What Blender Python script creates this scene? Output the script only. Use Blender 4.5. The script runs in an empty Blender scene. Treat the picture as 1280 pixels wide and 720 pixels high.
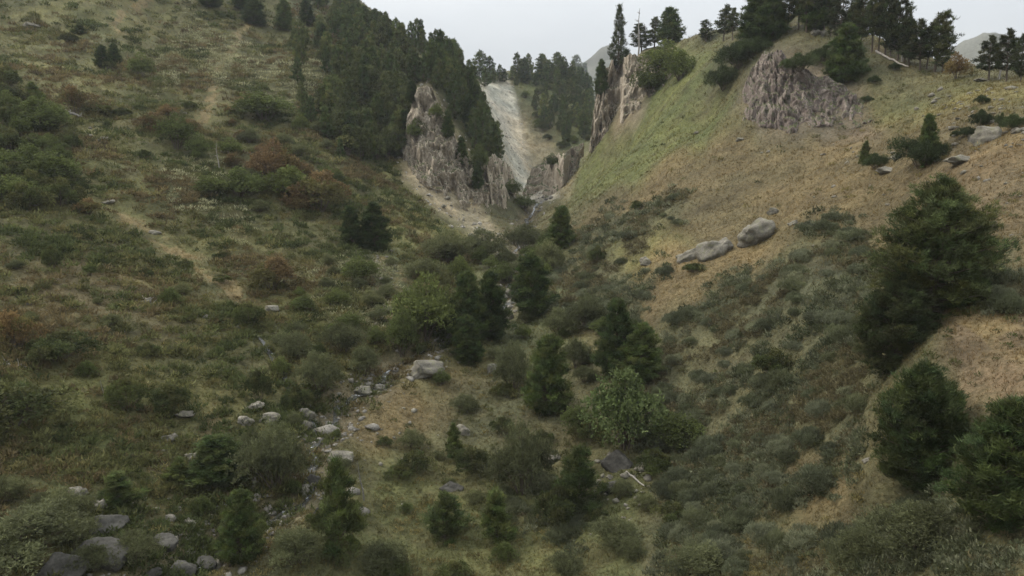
import bpy, math
import numpy as np
from math import pi, sin, cos, atan2, hypot, radians

rng = np.random.default_rng(11)
scene = bpy.context.scene
COL = scene.collection

# ------------------------------------------------------------------ camera, sky, sun, exposure
FOC, CX, CY, EYE = 914.0, 640.0, 360.0, 200.0        # focal length / centre / eye level in photo pixels
PITCH = math.atan((CY - EYE) / FOC)
cam_d = bpy.data.cameras.new("camera")
cam_d.sensor_width = 36.0
cam_d.lens = 36.0 * FOC / 1280.0
cam_d.clip_start, cam_d.clip_end = 0.5, 9000.0
cam = bpy.data.objects.new("camera", cam_d)
COL.objects.link(cam)
cam.location = (0, 0, 0)
cam.rotation_euler = (pi / 2 - PITCH, 0, 0)
scene.camera = cam

SUN_EL, SUN_AZ = radians(48), radians(-72)           # azimuth from +Y (ahead), negative = left
w = bpy.data.worlds.new("World")
scene.world = w
w.use_nodes = True
nt = w.node_tree
for n in list(nt.nodes):
    nt.nodes.remove(n)
N = nt.nodes.new
out = N("ShaderNodeOutputWorld")
bg = N("ShaderNodeBackground")
sky = N("ShaderNodeTexSky")
sky.sky_type = 'NISHITA'
sky.sun_disc = False
sky.sun_elevation = SUN_EL
sky.sun_rotation = SUN_AZ
sky.air_density, sky.dust_density, sky.ozone_density = 1.0, 4.0, 1.0
tc = N("ShaderNodeTexCoord")
mp = N("ShaderNodeMapping"); mp.inputs['Scale'].default_value = (1.2, 1.2, 4.0)
cn = N("ShaderNodeTexNoise"); cn.inputs['Scale'].default_value = 1.7; cn.inputs['Detail'].default_value = 5
cr = N("ShaderNodeValToRGB")
cr.color_ramp.elements[0].position = 0.3; cr.color_ramp.elements[0].color = (5.15, 5.45, 5.7, 1)
cr.color_ramp.elements[1].position = 0.75; cr.color_ramp.elements[1].color = (6.5, 6.65, 6.7, 1)
mx = N("ShaderNodeMixRGB"); mx.inputs[0].default_value = 0.9
nt.links.new(tc.outputs['Generated'], mp.inputs['Vector'])
nt.links.new(mp.outputs[0], cn.inputs['Vector'])
nt.links.new(cn.outputs[0], cr.inputs[0])
nt.links.new(sky.outputs[0], mx.inputs[1])
nt.links.new(cr.outputs[0], mx.inputs[2])            # a closed, pale cloud deck over the clear sky
sx = N("ShaderNodeSeparateXYZ"); nt.links.new(tc.outputs['Generated'], sx.inputs[0])
mr = N("ShaderNodeMapRange"); mr.inputs['From Min'].default_value = 0.12; mr.inputs['From Max'].default_value = 1.0
mr.inputs['To Min'].default_value = 0.76; mr.inputs['To Max'].default_value = 2.6      # an overcast sky is about three times as bright overhead as low down
nt.links.new(sx.outputs[2], mr.inputs['Value'])
gm = N("ShaderNodeMixRGB"); gm.blend_type = 'MULTIPLY'; gm.inputs[0].default_value = 1.0
nt.links.new(mx.outputs[0], gm.inputs[1]); nt.links.new(mr.outputs[0], gm.inputs[2])
nt.links.new(gm.outputs[0], bg.inputs[0])
nt.links.new(bg.outputs[0], out.inputs[0])
bg.inputs[1].default_value = 0.1

sd = bpy.data.lights.new("sun", 'SUN')
sd.energy, sd.angle, sd.color = 1.5, radians(14), (1.0, 0.92, 0.80)
sun = bpy.data.objects.new("sun", sd)
COL.objects.link(sun)
sun.rotation_euler = (pi / 2 - SUN_EL, 0, pi - SUN_AZ)
scene.view_settings.view_transform = 'Standard'
scene.view_settings.look = 'None'
scene.view_settings.exposure = 0.72
scene.view_settings.gamma = 1.0
scene.cycles.max_bounces = 5
scene.cycles.diffuse_bounces = 4
scene.cycles.transmission_bounces = 3
scene.cycles.transparent_max_bounces = 4
scene.cycles.volume_bounces = 0
scene.cycles.use_denoising = True

# ------------------------------------------------------------------ helpers
def lin(r, g, b):
    f = lambda c: ((c / 255 + 0.055) / 1.055) ** 2.4 if c > 10.3 else c / 255 / 12.92
    return np.array([f(r), f(g), f(b)])

def ray(px, py):
    cx, cy = (px - CX) / FOC, (CY - py) / FOC
    dx, dy, dz = cx, cos(PITCH) + cy * sin(PITCH), -sin(PITCH) + cy * cos(PITCH)
    h = hypot(dx, dy)
    return atan2(dx, dy), dz / h, 1.0 / h           # azimuth, slope, (depth along the view per metre of range)

def _hash(ix, iy, iz, s):
    h = (ix * 374761393 + iy * 668265263 + iz * 2147483647 + s * 974634977) & 0xffffffff
    h = ((h ^ (h >> 13)) * 1274126177) & 0xffffffff
    h = ((h ^ (h >> 16)) * 2246822519) & 0xffffffff
    return ((h ^ (h >> 15)) & 0xffffff) / float(0xffffff)

def vnoise(x, y, z=0.0, s=0):
    x, y, z = np.broadcast_arrays(np.asarray(x, float), np.asarray(y, float), np.asarray(z, float))
    ix, iy, iz = np.floor(x).astype(np.int64), np.floor(y).astype(np.int64), np.floor(z).astype(np.int64)
    fx, fy, fz = x - ix, y - iy, z - iz
    fx, fy, fz = [f * f * f * (f * (f * 6 - 15) + 10) for f in (fx, fy, fz)]
    r = 0
    for a in (0, 1):
        for b in (0, 1):
            for c in (0, 1):
                r = r + _hash(ix + a, iy + b, iz + c, s) * (fx if a else 1 - fx) * (fy if b else 1 - fy) * (fz if c else 1 - fz)
    return r * 2 - 1

def fbm(x, y, z=0.0, o=4, s=0, gain=0.5):
    r, a = 0, 1.0
    for i in range(o):
        r = r + a * vnoise(x * 2 ** i, y * 2 ** i, np.asarray(z) * 2 ** i, s + i)
        a *= gain
    return r

def sm(a, b, x):
    t = np.clip((x - a) / (b - a), 0, 1)
    return t * t * (3 - 2 * t)

def mesh_obj(name, V, F, mats, col=None, parent=None, matid=None, smooth=False):
    me = bpy.data.meshes.new(name)
    V = np.ascontiguousarray(V, np.float32); F = np.ascontiguousarray(F, np.int32)
    n, k = F.shape
    me.vertices.add(len(V)); me.vertices.foreach_set("co", V.ravel())
    me.loops.add(n * k); me.loops.foreach_set("vertex_index", F.ravel())
    me.polygons.add(n)
    me.polygons.foreach_set("loop_start", np.arange(n, dtype=np.int32) * k)
    me.polygons.foreach_set("loop_total", np.full(n, k, np.int32))
    for m in (mats if isinstance(mats, (list, tuple)) else [mats]):
        me.materials.append(m)
    if matid is not None:
        me.polygons.foreach_set("material_index", np.ascontiguousarray(matid, np.int32))
    if smooth:
        me.polygons.foreach_set("use_smooth", np.ones(n, bool))
    me.update(calc_edges=True)
    if col is not None:
        ca = me.color_attributes.new("col", 'FLOAT_COLOR', 'POINT')
        c4 = np.ones((len(V), 4), np.float32); c4[:, :3] = col
        ca.data.foreach_set("color", c4.ravel())
    o = bpy.data.objects.new(name, me)
    COL.objects.link(o)
    if parent is not None:
        o.parent = parent
    return o

# ------------------------------------------------------------------ materials
def mat_new(name):
    m = bpy.data.materials.new(name); m.use_nodes = True
    t = m.node_tree
    b = t.nodes.get("Principled BSDF")
    b.inputs['Specular IOR Level'].default_value = 0.2
    b.inputs['Roughness'].default_value = 0.9
    return m, t, b

def noise_node(t, scale, detail=4, rough=0.6, stretch=None):
    g = t.nodes.new("ShaderNodeNewGeometry")
    n = t.nodes.new("ShaderNodeTexNoise")
    n.inputs['Scale'].default_value = scale; n.inputs['Detail'].default_value = detail; n.inputs['Roughness'].default_value = rough
    if stretch:
        mpn = t.nodes.new("ShaderNodeMapping"); mpn.inputs['Scale'].default_value = stretch
        t.links.new(g.outputs['Position'], mpn.inputs['Vector']); t.links.new(mpn.outputs[0], n.inputs['Vector'])
    else:
        t.links.new(g.outputs['Position'], n.inputs['Vector'])
    return n

def ramp(t, src, stops):
    r = t.nodes.new("ShaderNodeValToRGB")
    e = r.color_ramp.elements
    while len(e) < len(stops):
        e.new(0.5)
    for el, (p, c) in zip(e, stops):
        el.position = p; el.color = (*c, 1) if len(c) == 3 else c
    t.links.new(src, r.inputs[0])
    return r

def mixn(t, mode, fac, a, b):
    m = t.nodes.new("ShaderNodeMixRGB"); m.blend_type = mode
    for i, v in ((0, fac), (1, a), (2, b)):
        if hasattr(v, 'links'):
            t.links.new(v, m.inputs[i])
        else:
            m.inputs[i].default_value = v if i == 0 else (*v, 1)
    return m

def mat_ground():
    m, t, b = mat_new("ground_cover")
    a = t.nodes.new("ShaderNodeAttribute"); a.attribute_name = "col"
    n1 = noise_node(t, 0.35, 6, 0.65); r1 = ramp(t, n1.outputs[0], [(0.3, (0.62, 0.6, 0.56)), (0.7, (1.35, 1.32, 1.25))])
    n2 = noise_node(t, 3.0, 5, 0.7); r2 = ramp(t, n2.outputs[0], [(0.32, (0.55, 0.58, 0.5)), (0.68, (1.4, 1.36, 1.3))])
    x = mixn(t, 'MULTIPLY', 1.0, a.outputs['Color'], r1.outputs[0])
    x = mixn(t, 'MULTIPLY', 1.0, x.outputs[0], r2.outputs[0])
    t.links.new(x.outputs[0], b.inputs['Base Color'])
    bp = t.nodes.new("ShaderNodeBump"); bp.inputs['Strength'].default_value = 0.7; bp.inputs['Distance'].default_value = 0.25
    t.links.new(n2.outputs[0], bp.inputs['Height']); t.links.new(bp.outputs[0], b.inputs['Normal'])
    return m

def mat_leaf(name, var=0.25, tr_=1.1, tb_=0.8):
    m, t, b = mat_new(name)
    a = t.nodes.new("ShaderNodeAttribute"); a.attribute_name = "col"
    oi = t.nodes.new("ShaderNodeObjectInfo")
    r = ramp(t, oi.outputs['Random'], [(0, (tr_ * (1 - var), 1 - var, tb_ * (1 - var))), (0.5, (tr_, 1.0, tb_)), (1, (tr_ * (1 + var), 1 + var * 0.8, tb_ * (1 + var * 0.5)))])
    x = mixn(t, 'MULTIPLY', 1.0, a.outputs['Color'], r.outputs[0])
    t.links.new(x.outputs[0], b.inputs['Base Color'])
    b.inputs['Roughness'].default_value = 0.75
    tr = t.nodes.new("ShaderNodeBsdfTranslucent"); t.links.new(x.outputs[0], tr.inputs[0])
    ms = t.nodes.new("ShaderNodeMixShader"); ms.inputs[0].default_value = 0.35
    t.links.new(b.outputs[0], ms.inputs[1]); t.links.new(tr.outputs[0], ms.inputs[2])
    t.links.new(ms.outputs[0], t.nodes["Material Output"].inputs[0])
    return m

def mat_rock(name, c_lo, c_mid, c_hi, scale=1.0, stretch=None, bump=0.4, lichen=None, ledge=None):
    m, t, b = mat_new(name)
    n1 = noise_node(t, 0.5 * scale, 8, 0.68, stretch)
    r1 = ramp(t, n1.outputs[0], [(0.3, c_lo), (0.5, c_mid), (0.68, c_hi)])
    n2 = noise_node(t, 5 * scale, 5, 0.7, stretch)
    r2 = ramp(t, n2.outputs[0], [(0.3, (0.6, 0.6, 0.6)), (0.65, (1.25, 1.25, 1.25))])
    x = mixn(t, 'MULTIPLY', 1.0, r1.outputs[0], r2.outputs[0])
    if lichen is not None:
        n3 = noise_node(t, 1.3 * scale, 6, 0.7); r3 = ramp(t, n3.outputs[0], [(0.52, (0, 0, 0)), (0.62, (1, 1, 1))])
        x = mixn(t, 'MIX', r3.outputs[0], x.outputs[0], lichen)
    if ledge is not None:                             # turf and moss hold on wherever the rock lies flat enough
        gn = t.nodes.new("ShaderNodeNewGeometry"); sp = t.nodes.new("ShaderNodeSeparateXYZ"); t.links.new(gn.outputs['Normal'], sp.inputs[0])
        n4 = noise_node(t, 0.45, 5, 0.7); ad = t.nodes.new("ShaderNodeMath"); ad.operation = 'ADD'
        t.links.new(sp.outputs[2], ad.inputs[0]); t.links.new(n4.outputs[0], ad.inputs[1])
        r4 = ramp(t, ad.outputs[0], [(0.0, (0, 0, 0)), (0.98, (0, 0, 0)), (1.0, (1, 1, 1))])
        mr4 = t.nodes.new("ShaderNodeMapRange"); mr4.inputs['From Min'].default_value = 1.02; mr4.inputs['From Max'].default_value = 1.18
        t.links.new(ad.outputs[0], mr4.inputs['Value']); t.nodes.remove(r4)
        x = mixn(t, 'MIX', mr4.outputs[0], x.outputs[0], ledge)
    t.links.new(x.outputs[0], b.inputs['Base Color'])
    bp = t.nodes.new("ShaderNodeBump"); bp.inputs['Strength'].default_value = 0.8; bp.inputs['Distance'].default_value = bump
    t.links.new(n1.outputs[0], bp.inputs['Height']); t.links.new(bp.outputs[0], b.inputs['Normal'])
    return m

def mat_plain(name, c, rough=0.9, scale=6, stretch=None):
    m, t, b = mat_new(name)
    n = noise_node(t, scale, 5, 0.65, stretch)
    r = ramp(t, n.outputs[0], [(0.3, tuple(np.array(c) * 0.55)), (0.7, tuple(np.array(c) * 1.35))])
    t.links.new(r.outputs[0], b.inputs['Base Color'])
    b.inputs['Roughness'].default_value = rough
    return m

M_GROUND = mat_ground()
M_LEAF = mat_leaf("leaves")
M_NEEDLE = mat_leaf("needles", 0.3, 1.04, 0.80)
M_STUFF = mat_leaf("low_growth", 0.0)
M_BARK = mat_plain("bark", (0.10, 0.08, 0.06), 0.95, 8, (1, 1, 0.25))
M_DEAD = mat_plain("bleached_wood", (0.27, 0.25, 0.22), 0.85, 8, (1, 1, 0.3))
M_CLIFF = mat_rock("tan_cliff_rock", (0.13, 0.105, 0.078), (0.31, 0.262, 0.20), (0.48, 0.42, 0.335), 0.8, (1.0, 1.0, 0.45), 0.5, None, (0.07, 0.075, 0.035))
M_CLIFF2 = mat_rock("mauve_cliff_rock", (0.085, 0.068, 0.060), (0.18, 0.145, 0.126), (0.29, 0.245, 0.21), 0.8, (1.0, 1.0, 0.4), 0.4, (0.085, 0.085, 0.055), (0.07, 0.075, 0.035))
M_BOULDER = mat_rock("boulder_rock", (0.07, 0.064, 0.051), (0.14, 0.128, 0.103), (0.21, 0.193, 0.156), 1.6, None, 0.12, (0.15, 0.145, 0.095))
M_SLAB = mat_rock("dark_wet_rock", (0.028, 0.026, 0.022), (0.056, 0.053, 0.045), (0.095, 0.09, 0.077), 1.2, None, 0.1)

# ------------------------------------------------------------------ terrain: heights fixed at surveyed points (photo column, row, range in metres)
CP = [
 # near foot of the frame
 (1280,720,26),(1100,720,30),(900,720,37),(700,720,43),(500,720,46),(300,720,46),(200,718,45),(100,720,45),(0,720,45),
 (1280,640,30),(1140,605,37),(960,600,46),(780,600,54),(600,600,57),(390,600,55),(200,600,57),(0,600,57),
 (1280,500,37),(1150,500,40),(1000,500,53),(850,500,64),(700,500,69),(560,490,72),(455,487,71),(300,510,68),(150,500,68),(0,500,67),
 (1280,400,45),(1150,420,46),(1000,400,63),(850,400,77),(740,400,88),(640,385,96),(535,440,79),(400,400,88),(200,400,86),(0,400,82),
 (1280,300,56),(1100,300,74),(940,298,90),(860,310,94),(760,290,116),(700,285,140),(645,310,140),(590,320,128),(500,340,108),(400,300,120),(200,300,112),(0,300,104),
 (1280,200,72),(1150,205,84),(1000,200,106),(850,200,128),(760,225,150),(712,240,190),(660,268,185),(690,228,255),(630,300,152),
 (570,262,170),(520,215,182),(480,250,150),(400,200,158),(200,200,146),(0,200,136),
 (1280,150,84),(1150,150,102),(1000,160,118),(880,150,150),(775,185,185),(752,172,212),
 (1280,103,106),(1200,99,118),(1150,88,127),(1090,68,138),(1060,60,144),(1000,42,152),(935,58,160),(870,104,168),(870,56,206),(825,64,222),(795,80,228),(955,150,126),(1060,140,119),
 (400,100,210),(200,100,196),(0,100,185),(300,40,262),(200,0,275),(0,0,255),(400,0,330),(330,20,290),
 # the left spur and its crest
 (532,112,212),(580,150,214),(622,205,214),(480,110,222),(440,160,196),(500,180,196),
 (440,2,350),(500,48,320),(560,68,300),(588,104,285),(604,146,262),(624,205,246),(645,245,238),
 # head of the gorge
 (612,106,385),(640,150,352),(668,215,300),(720,178,330),(700,130,375),(735,140,380),(720,104,425),(670,94,430),(640,94,420),
]
HP = [ # hidden ground: column, slope (z / range), range
 (1280,0.085,145),(1280,0.03,260),(1180,0.10,170),(1180,0.02,300),(1060,0.13,205),(1060,0.02,350),(950,0.15,220),(950,0.03,360),(870,0.14,260),(870,0.03,380),(800,0.10,290),(790,0.0,380),
 (760,-0.02,260),(700,0.06,560),(640,0.06,560),(740,0.05,560),(740,-0.01,800),(600,0.09,480),(560,0.11,420),(500,0.15,450),(440,0.20,480),(380,0.27,400),(300,0.32,360),(200,0.36,350),(0,0.38,340),
 (0,0.33,520),(200,0.32,520),(380,0.24,600),(0,0.2,1000),(300,0.16,1000),(500,0.07,900),(640,0.02,900),(0,0.08,2400),(400,0.06,2400),(640,0.03,2400),(900,0.03,2400),(1280,0.04,2400),
 (690,0.085,1450),(755,0.130,1500),(830,0.10,1500),(950,0.06,1400),(1130,0.075,1250),(1230,0.118,1250),(1280,0.10,1250),(1180,0.0,700),(900,0.0,700),
 (1280,-0.75,14),(640,-1.2,14),(0,-1.1,14),(960,-0.95,18),(320,-1.1,18),(640,-0.85,28),(0,-0.85,28),(1280,-0.66,19),
]
KAZ = 3.0
_p, _t = [], []
for px, py, r in CP:
    a, t, _ = ray(px, py); _p.append((a * KAZ, math.log(r))); _t.append(t)
for px, t, r in HP:
    _p.append((math.atan((px - CX) / FOC * 1.0) * KAZ, math.log(r))); _t.append(t)
_p, _t = np.array(_p), np.array(_t)
_C = 0.06
_K = -np.sqrt(((_p[:, None] - _p[None]) ** 2).sum(-1) + _C * _C)
_n = len(_p)
_A = np.zeros((_n + 3, _n + 3))
_A[:_n, :_n] = _K - np.eye(_n) * 0.006
_A[:_n, _n] = 1; _A[:_n, _n + 1:] = _p; _A[_n, :_n] = 1; _A[_n + 1:, :_n] = _p.T
_W = np.linalg.solve(_A, np.concatenate([_t, np.zeros(3)]))
def slope_at(az, lr):
    az = np.clip(az, -0.68, 0.68) * KAZ
    r = _W[_n] + _W[_n + 1] * az + _W[_n + 2] * lr
    for i in range(_n):
        r = r - _W[i] * np.sqrt((az - _p[i, 0]) ** 2 + (lr - _p[i, 1]) ** 2 + _C * _C)
    return r

AZ = np.concatenate([np.linspace(-1.15, -0.72, 40, endpoint=False), np.linspace(-0.72, 0.72, 860), np.linspace(0.72, 1.15, 41)[1:]])
LR = np.log(np.concatenate([np.geomspace(14, 30, 60, endpoint=False), np.geomspace(30, 450, 640, endpoint=False), np.geomspace(450, 2600, 110)]))
GA, GL = np.meshgrid(AZ, LR, indexing='ij')
GR = np.exp(GL)
GX, GY = GR * np.sin(GA), GR * np.cos(GA)
GT = slope_at(GA, GL)
amp = np.clip(GR / 130, 0.3, 1.6)
GZ = GT * GR + amp * (0.9 * fbm(GX / 26, GY / 26, 0, 3, 5) + 0.36 * fbm(GX / 4.5, GY / 4.5, 0, 3, 17)) + np.clip(GR / 60, .5, 3) * 0.06 * fbm(GX / 0.9, GY / 0.9, 0, 2, 31)
GZ += np.clip((GR - 700) / 500, 0, 1) * 30 * fbm(GX / 160, GY / 160, 0, 5, 77)

def grid_val(G, az, lr):
    i = np.interp(az, AZ, np.arange(len(AZ))); j = np.interp(lr, LR, np.arange(len(LR)))
    i0 = np.clip(np.floor(i).astype(int), 0, len(AZ) - 2); j0 = np.clip(np.floor(j).astype(int), 0, len(LR) - 2)
    fi, fj = i - i0, j - j0
    if G.ndim == 3:
        fi, fj = fi[..., None], fj[..., None]
    return G[i0, j0] * (1 - fi) * (1 - fj) + G[i0 + 1, j0] * fi * (1 - fj) + G[i0, j0 + 1] * (1 - fi) * fj + G[i0 + 1, j0 + 1] * fi * fj

def ground_z(x, y):
    x, y = np.asarray(x, float), np.asarray(y, float)
    return grid_val(GZ, np.arctan2(x, y), np.log(np.hypot(x, y)))

_lr = np.linspace(math.log(20), math.log(1400), 1400)
def hit(px, py):
    """where the sight line through a photo pixel meets the ground: azimuth, log range"""
    a, t, _ = ray(px, py)
    tt = grid_val(GZ, np.full(len(_lr), a), _lr) / np.exp(_lr)
    k = np.argmax(tt >= t)
    if tt[k] < t:
        k = np.argmax(np.where(_lr < math.log(600), tt, -9))
    return a, _lr[k]

def at(px, py):
    a, l = hit(px, py); r = math.exp(l)
    x, y = r * sin(a), r * cos(a)
    return np.array([x, y, float(ground_z(x, y))])

# stream bed carved along the valley floor
STREAM_PX = [(190,735),(225,700),(300,660),(375,625),(385,590),(392,535),(440,492),(495,450),(560,425),(625,395),(640,368),(638,345),(640,315),(660,272),(690,232),(712,190)]
BROOK_PX = [(318,415),(335,432),(352,462),(372,500),(392,535)]
def polyline(pp, step=0.5):
    P = np.array([at(*q)[:2] for q in pp])
    d = np.concatenate([[0], np.cumsum(np.hypot(*np.diff(P, axis=0).T))])
    s = np.arange(0, d[-1], step)
    q = np.stack([np.interp(s, d, P[:, 0]), np.interp(s, d, P[:, 1])], 1)
    q += 0.5 * np.stack([fbm(s / 3, 0 * s, 0, 2, 3), fbm(s / 3, 0 * s + 9, 0, 2, 4)], 1)
    return q
STREAM, BROOK = polyline(STREAM_PX), polyline(BROOK_PX)
def dist_to(P, X, Y, cap=12.0):
    d = np.full(X.shape, cap)
    for a, b in zip(P[:-1:2], P[2::2]):
        lo, hi = np.minimum(a, b) - cap, np.maximum(a, b) + cap
        idx = np.nonzero((X > lo[0]) & (X < hi[0]) & (Y > lo[1]) & (Y < hi[1]))
        if len(idx[0]) == 0:
            continue
        x, y = X[idx], Y[idx]
        ab = b - a
        s = np.clip(((x - a[0]) * ab[0] + (y - a[1]) * ab[1]) / (ab @ ab + 1e-9), 0, 1)
        d[idx] = np.minimum(d[idx], np.hypot(x - a[0] - s * ab[0], y - a[1] - s * ab[1]))
    return d
DS = dist_to(STREAM, GX, GY)
DB = dist_to(BROOK, GX, GY, 5)
GZ -= 0.75 * (1 - sm(0.5, 2.6, DS)) + 0.4 * (1 - sm(0.2, 1.2, DB))

# ------------------------------------------------------------------ what grows where: patches of ground colour
def in_poly(A, L, poly):
    c = np.zeros(A.shape, bool); d = np.full(A.shape, 9.0)
    n = len(poly)
    for i in range(n):
        (x1, y1), (x2, y2) = poly[i], poly[(i + 1) % n]
        with np.errstate(divide='ignore', invalid='ignore'):
            c ^= ((y1 > L) != (y2 > L)) & (A < (x2 - x1) * (L - y1) / (y2 - y1 + 1e-12) + x1)
        ex, ey = x2 - x1, y2 - y1
        s = np.clip(((A - x1) * ex + (L - y1) * ey) / (ex * ex + ey * ey + 1e-12), 0, 1)
        d = np.minimum(d, np.hypot(A - x1 - s * ex, L - y1 - s * ey))
    return np.where(c, d, -d)

def patch_mask(pix, soft=0.05, A=None, L=None):
    A = GA if A is None else A; L = GL if L is None else L
    poly = []
    for (px, py) in pix:
        a, l = hit(px, py); poly.append((a * KAZ, l))
    x, y = np.exp(L) * np.sin(A), np.exp(L) * np.cos(A)
    sc = np.exp(L) / 40.0
    wa = 0.035 * fbm(x / (2.2 * sc), y / (2.2 * sc), 0, 3, 41); wl = 0.05 * fbm(x / (2.2 * sc) + 50, y / (2.2 * sc), 0, 3, 43)
    return sm(-soft, soft, in_poly(A * KAZ + wa, L + wl, poly))

C_DRY   = np.array([0.215, 0.166, 0.100])
C_MEAD  = np.array([0.145, 0.135, 0.066])
C_GREEN = np.array([0.105, 0.113, 0.050])
C_HEATH = np.array([0.100, 0.092, 0.046])
C_HEATHB= np.array([0.115, 0.090, 0.054])
C_FLOOR = np.array([0.120, 0.106, 0.062])
C_SCRUB = np.array([0.095, 0.090, 0.055])
C_BARE  = np.array([0.225, 0.168, 0.118])
C_SCREE = np.array([0.56, 0.535, 0.485])
C_TALUS = np.array([0.27, 0.235, 0.18])
C_FOREST= np.array([0.085, 0.090, 0.046])
for _c, _k in ((C_DRY, (0.60, 0.605, 0.545)), (C_MEAD, (0.68, 0.72, 0.62)), (C_GREEN, (0.70, 0.74, 0.62)), (C_HEATH, (0.70, 0.76, 0.64)), (C_HEATHB, (0.66, 0.68, 0.66)), (C_FLOOR, (0.64, 0.70, 0.64)),
               (C_SCRUB, (0.75, 0.8, 0.75)), (C_BARE, (0.58, 0.59, 0.56)), (C_SCREE, (0.56, 0.565, 0.56)), (C_TALUS, (0.8, 0.78, 0.74)), (C_FOREST, (0.7, 0.75, 0.7))):
    _c *= np.array(_k)
PATCH = [
 # (pixels, colour, softness, strength)
 ([(-80,730),(-80,-60),(440,-40),(500,100),(500,230),(620,310),(560,440),(430,500),(380,600),(200,740)], C_HEATH, 0.08, 1),
 ([(0,60),(130,20),(180,70),(120,170),(180,200),(200,290),(130,300),(40,150)], C_MEAD, 0.08, 0.75),
 ([(0,20),(200,-5),(260,10),(200,45),(60,60),(0,70)], C_MEAD*1.15, 0.08, 0.8),
 ([(200,40),(270,20),(360,45),(410,60),(380,120),(250,100)], C_HEATH*0.95, 0.06, 0.8),
 ([(100,240),(180,250),(260,330),(240,350),(130,280)], C_MEAD*1.1, 0.06, 0.7),
 ([(0,320),(140,320),(230,400),(120,420),(0,400)], C_HEATHB, 0.08, 0.7),
 ([(130,230),(330,215),(420,230),(420,300),(250,330),(150,300)], C_HEATH*0.92, 0.1, 0.6),
 ([(0,500),(110,500),(240,520),(230,580),(120,600),(0,590)], C_GREEN, 0.08, 0.8),
 ([(170,555),(250,545),(290,570),(230,600),(170,590)], C_BARE, 0.05, 0.6),
 ([(430,505),(520,490),(560,520),(480,570),(420,560)], C_DRY*0.85, 0.05, 0.85),
 ([(470,200),(530,250),(630,300),(560,320),(470,330),(480,260)], C_MEAD*1.25, 0.05, 0.9),
 ([(540,455),(620,445),(640,470),(560,485)], C_DRY*0.8, 0.05, 0.7),
 ([(700,205),(760,180),(860,60),(900,60),(880,140),(940,170),(860,215),(770,240),(710,260)], C_GREEN*1.25, 0.06, 0.9),
 ([(760,240),(880,190),(1000,165),(1180,120),(1300,100),(1300,330),(1100,290),(960,300),(870,300),(800,280),(700,290)], C_DRY*0.92, 0.08, 0.9),
 ([(790,300),(880,290),(980,300),(940,350),(860,400),(810,420),(800,360)], C_DRY, 0.05, 0.9),
 ([(750,290),(830,290),(870,310),(790,330),(730,320)], C_MEAD*1.12, 0.05, 0.9),
 ([(1100,120),(1200,100),(1300,105),(1300,140),(1160,150)], C_MEAD*1.12, 0.06, 0.75),
 ([(1180,380),(1300,360),(1300,480),(1200,490),(1175,450)], C_BARE*0.95, 0.05, 0.95),
 ([(1140,210),(1300,180),(1300,260),(1230,290)], C_BARE*0.85, 0.06, 0.5),
 ([(930,345),(1090,300),(1100,440),(1090,560),(1000,640),(850,640),(800,560),(830,450),(880,395)], C_SCRUB, 0.06, 0.9),
 ([(705,290),(760,262),(870,262),(860,285),(800,300),(720,310)], C_SCRUB, 0.05, 0.9),
 ([(690,330),(760,325),(840,345),(820,365),(790,390),(760,400),(690,380)], C_SCRUB, 0.05, 0.9),
 ([(640,640),(760,620),(860,640),(1000,650),(1060,730),(600,730)], C_FLOOR*1.1, 0.06, 0.7),
 ([(980,560),(1080,560),(1090,650),(1000,670)], C_DRY*0.75, 0.05, 0.7),
 ([(430,560),(820,570),(800,725),(340,725)], C_GREEN*0.95, 0.08, 0.6),
 # woods
 ([(350,0),(440,0),(520,50),(620,90),(655,240),(625,240),(590,230),(555,130),(535,105),(510,150),(500,200),(430,195),(400,150),(410,90)], C_FOREST, 0.05, 0.95),
 ([(640,90),(760,95),(745,190),(705,195),(690,130),(650,115)], C_GREEN, 0.05, 0.9),
 ([(430,310),(560,300),(700,300),(720,420),(640,480),(490,440)], C_FOREST*1.3, 0.06, 0.6),
 # bare rock, scree, paths
 ([(592,98),(640,104),(655,150),(672,200),(695,245),(668,255),(640,240),(622,180),(600,140)], C_SCREE, 0.02, 1),
 ([(636,150),(665,155),(690,185),(700,205),(690,245),(662,215),(648,180)], C_TALUS*1.15, 0.03, 0.55),
 ([(512,212),(560,236),(600,262),(642,300),(624,310),(580,286),(540,254),(508,230)], C_TALUS*1.2, 0.03, 0.9),
 ([(520,110),(545,110),(600,230),(560,250),(505,200),(500,150)], C_TALUS*0.9, 0.04, 0.9),
 ([(915,158),(960,60),(1010,70),(1085,110),(1110,160),(1000,175)], np.array([0.125, 0.102, 0.082]), 0.05, 0.8),
 ([(745,165),(760,80),(800,60),(815,110),(770,170)], C_TALUS*0.8, 0.03, 0.9),
 ([(690,235),(730,170),(742,180),(705,250)], C_TALUS*1.2, 0.03, 0.5),
]
TRACKS = [([(185,0),(145,20),(150,40)], .9), ([(330,22),(300,40),(292,62),(272,90),(262,130),(250,160)], .8), ([(150,265),(200,300),(235,325),(270,350),(300,372)], .9),
          ([(485,330),(490,360),(498,385),(480,400)], 1.6), ([(1215,385),(1235,410),(1262,432),(1290,445)], .8), ([(1180,70),(1100,66)], .6)]
ALB = np.zeros(GX.shape + (3,)); ALB[:] = C_FLOOR
for pix, c, soft, k in PATCH:
    m = (patch_mask(pix, soft) * k)[..., None]
    ALB = ALB * (1 - m) + c * m
big = fbm(GX / 9, GY / 9, 0, 3, 90)[..., None]
ALB *= 1 + 0.2 * big * np.array([1.0, 0.75, 0.6])
med = sm(0.05, 0.55, fbm(GX / 3.1, GY / 3.1, 0, 4, 91))[..., None]
not_scree = 1 - sm(0.2, 0.35, ALB[..., :1])
ALB = ALB * (1 - 0.28 * med * not_scree) + C_HEATHB * 0.9 * 0.28 * med * not_scree
DT = np.full(GX.shape, 9.0)
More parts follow.
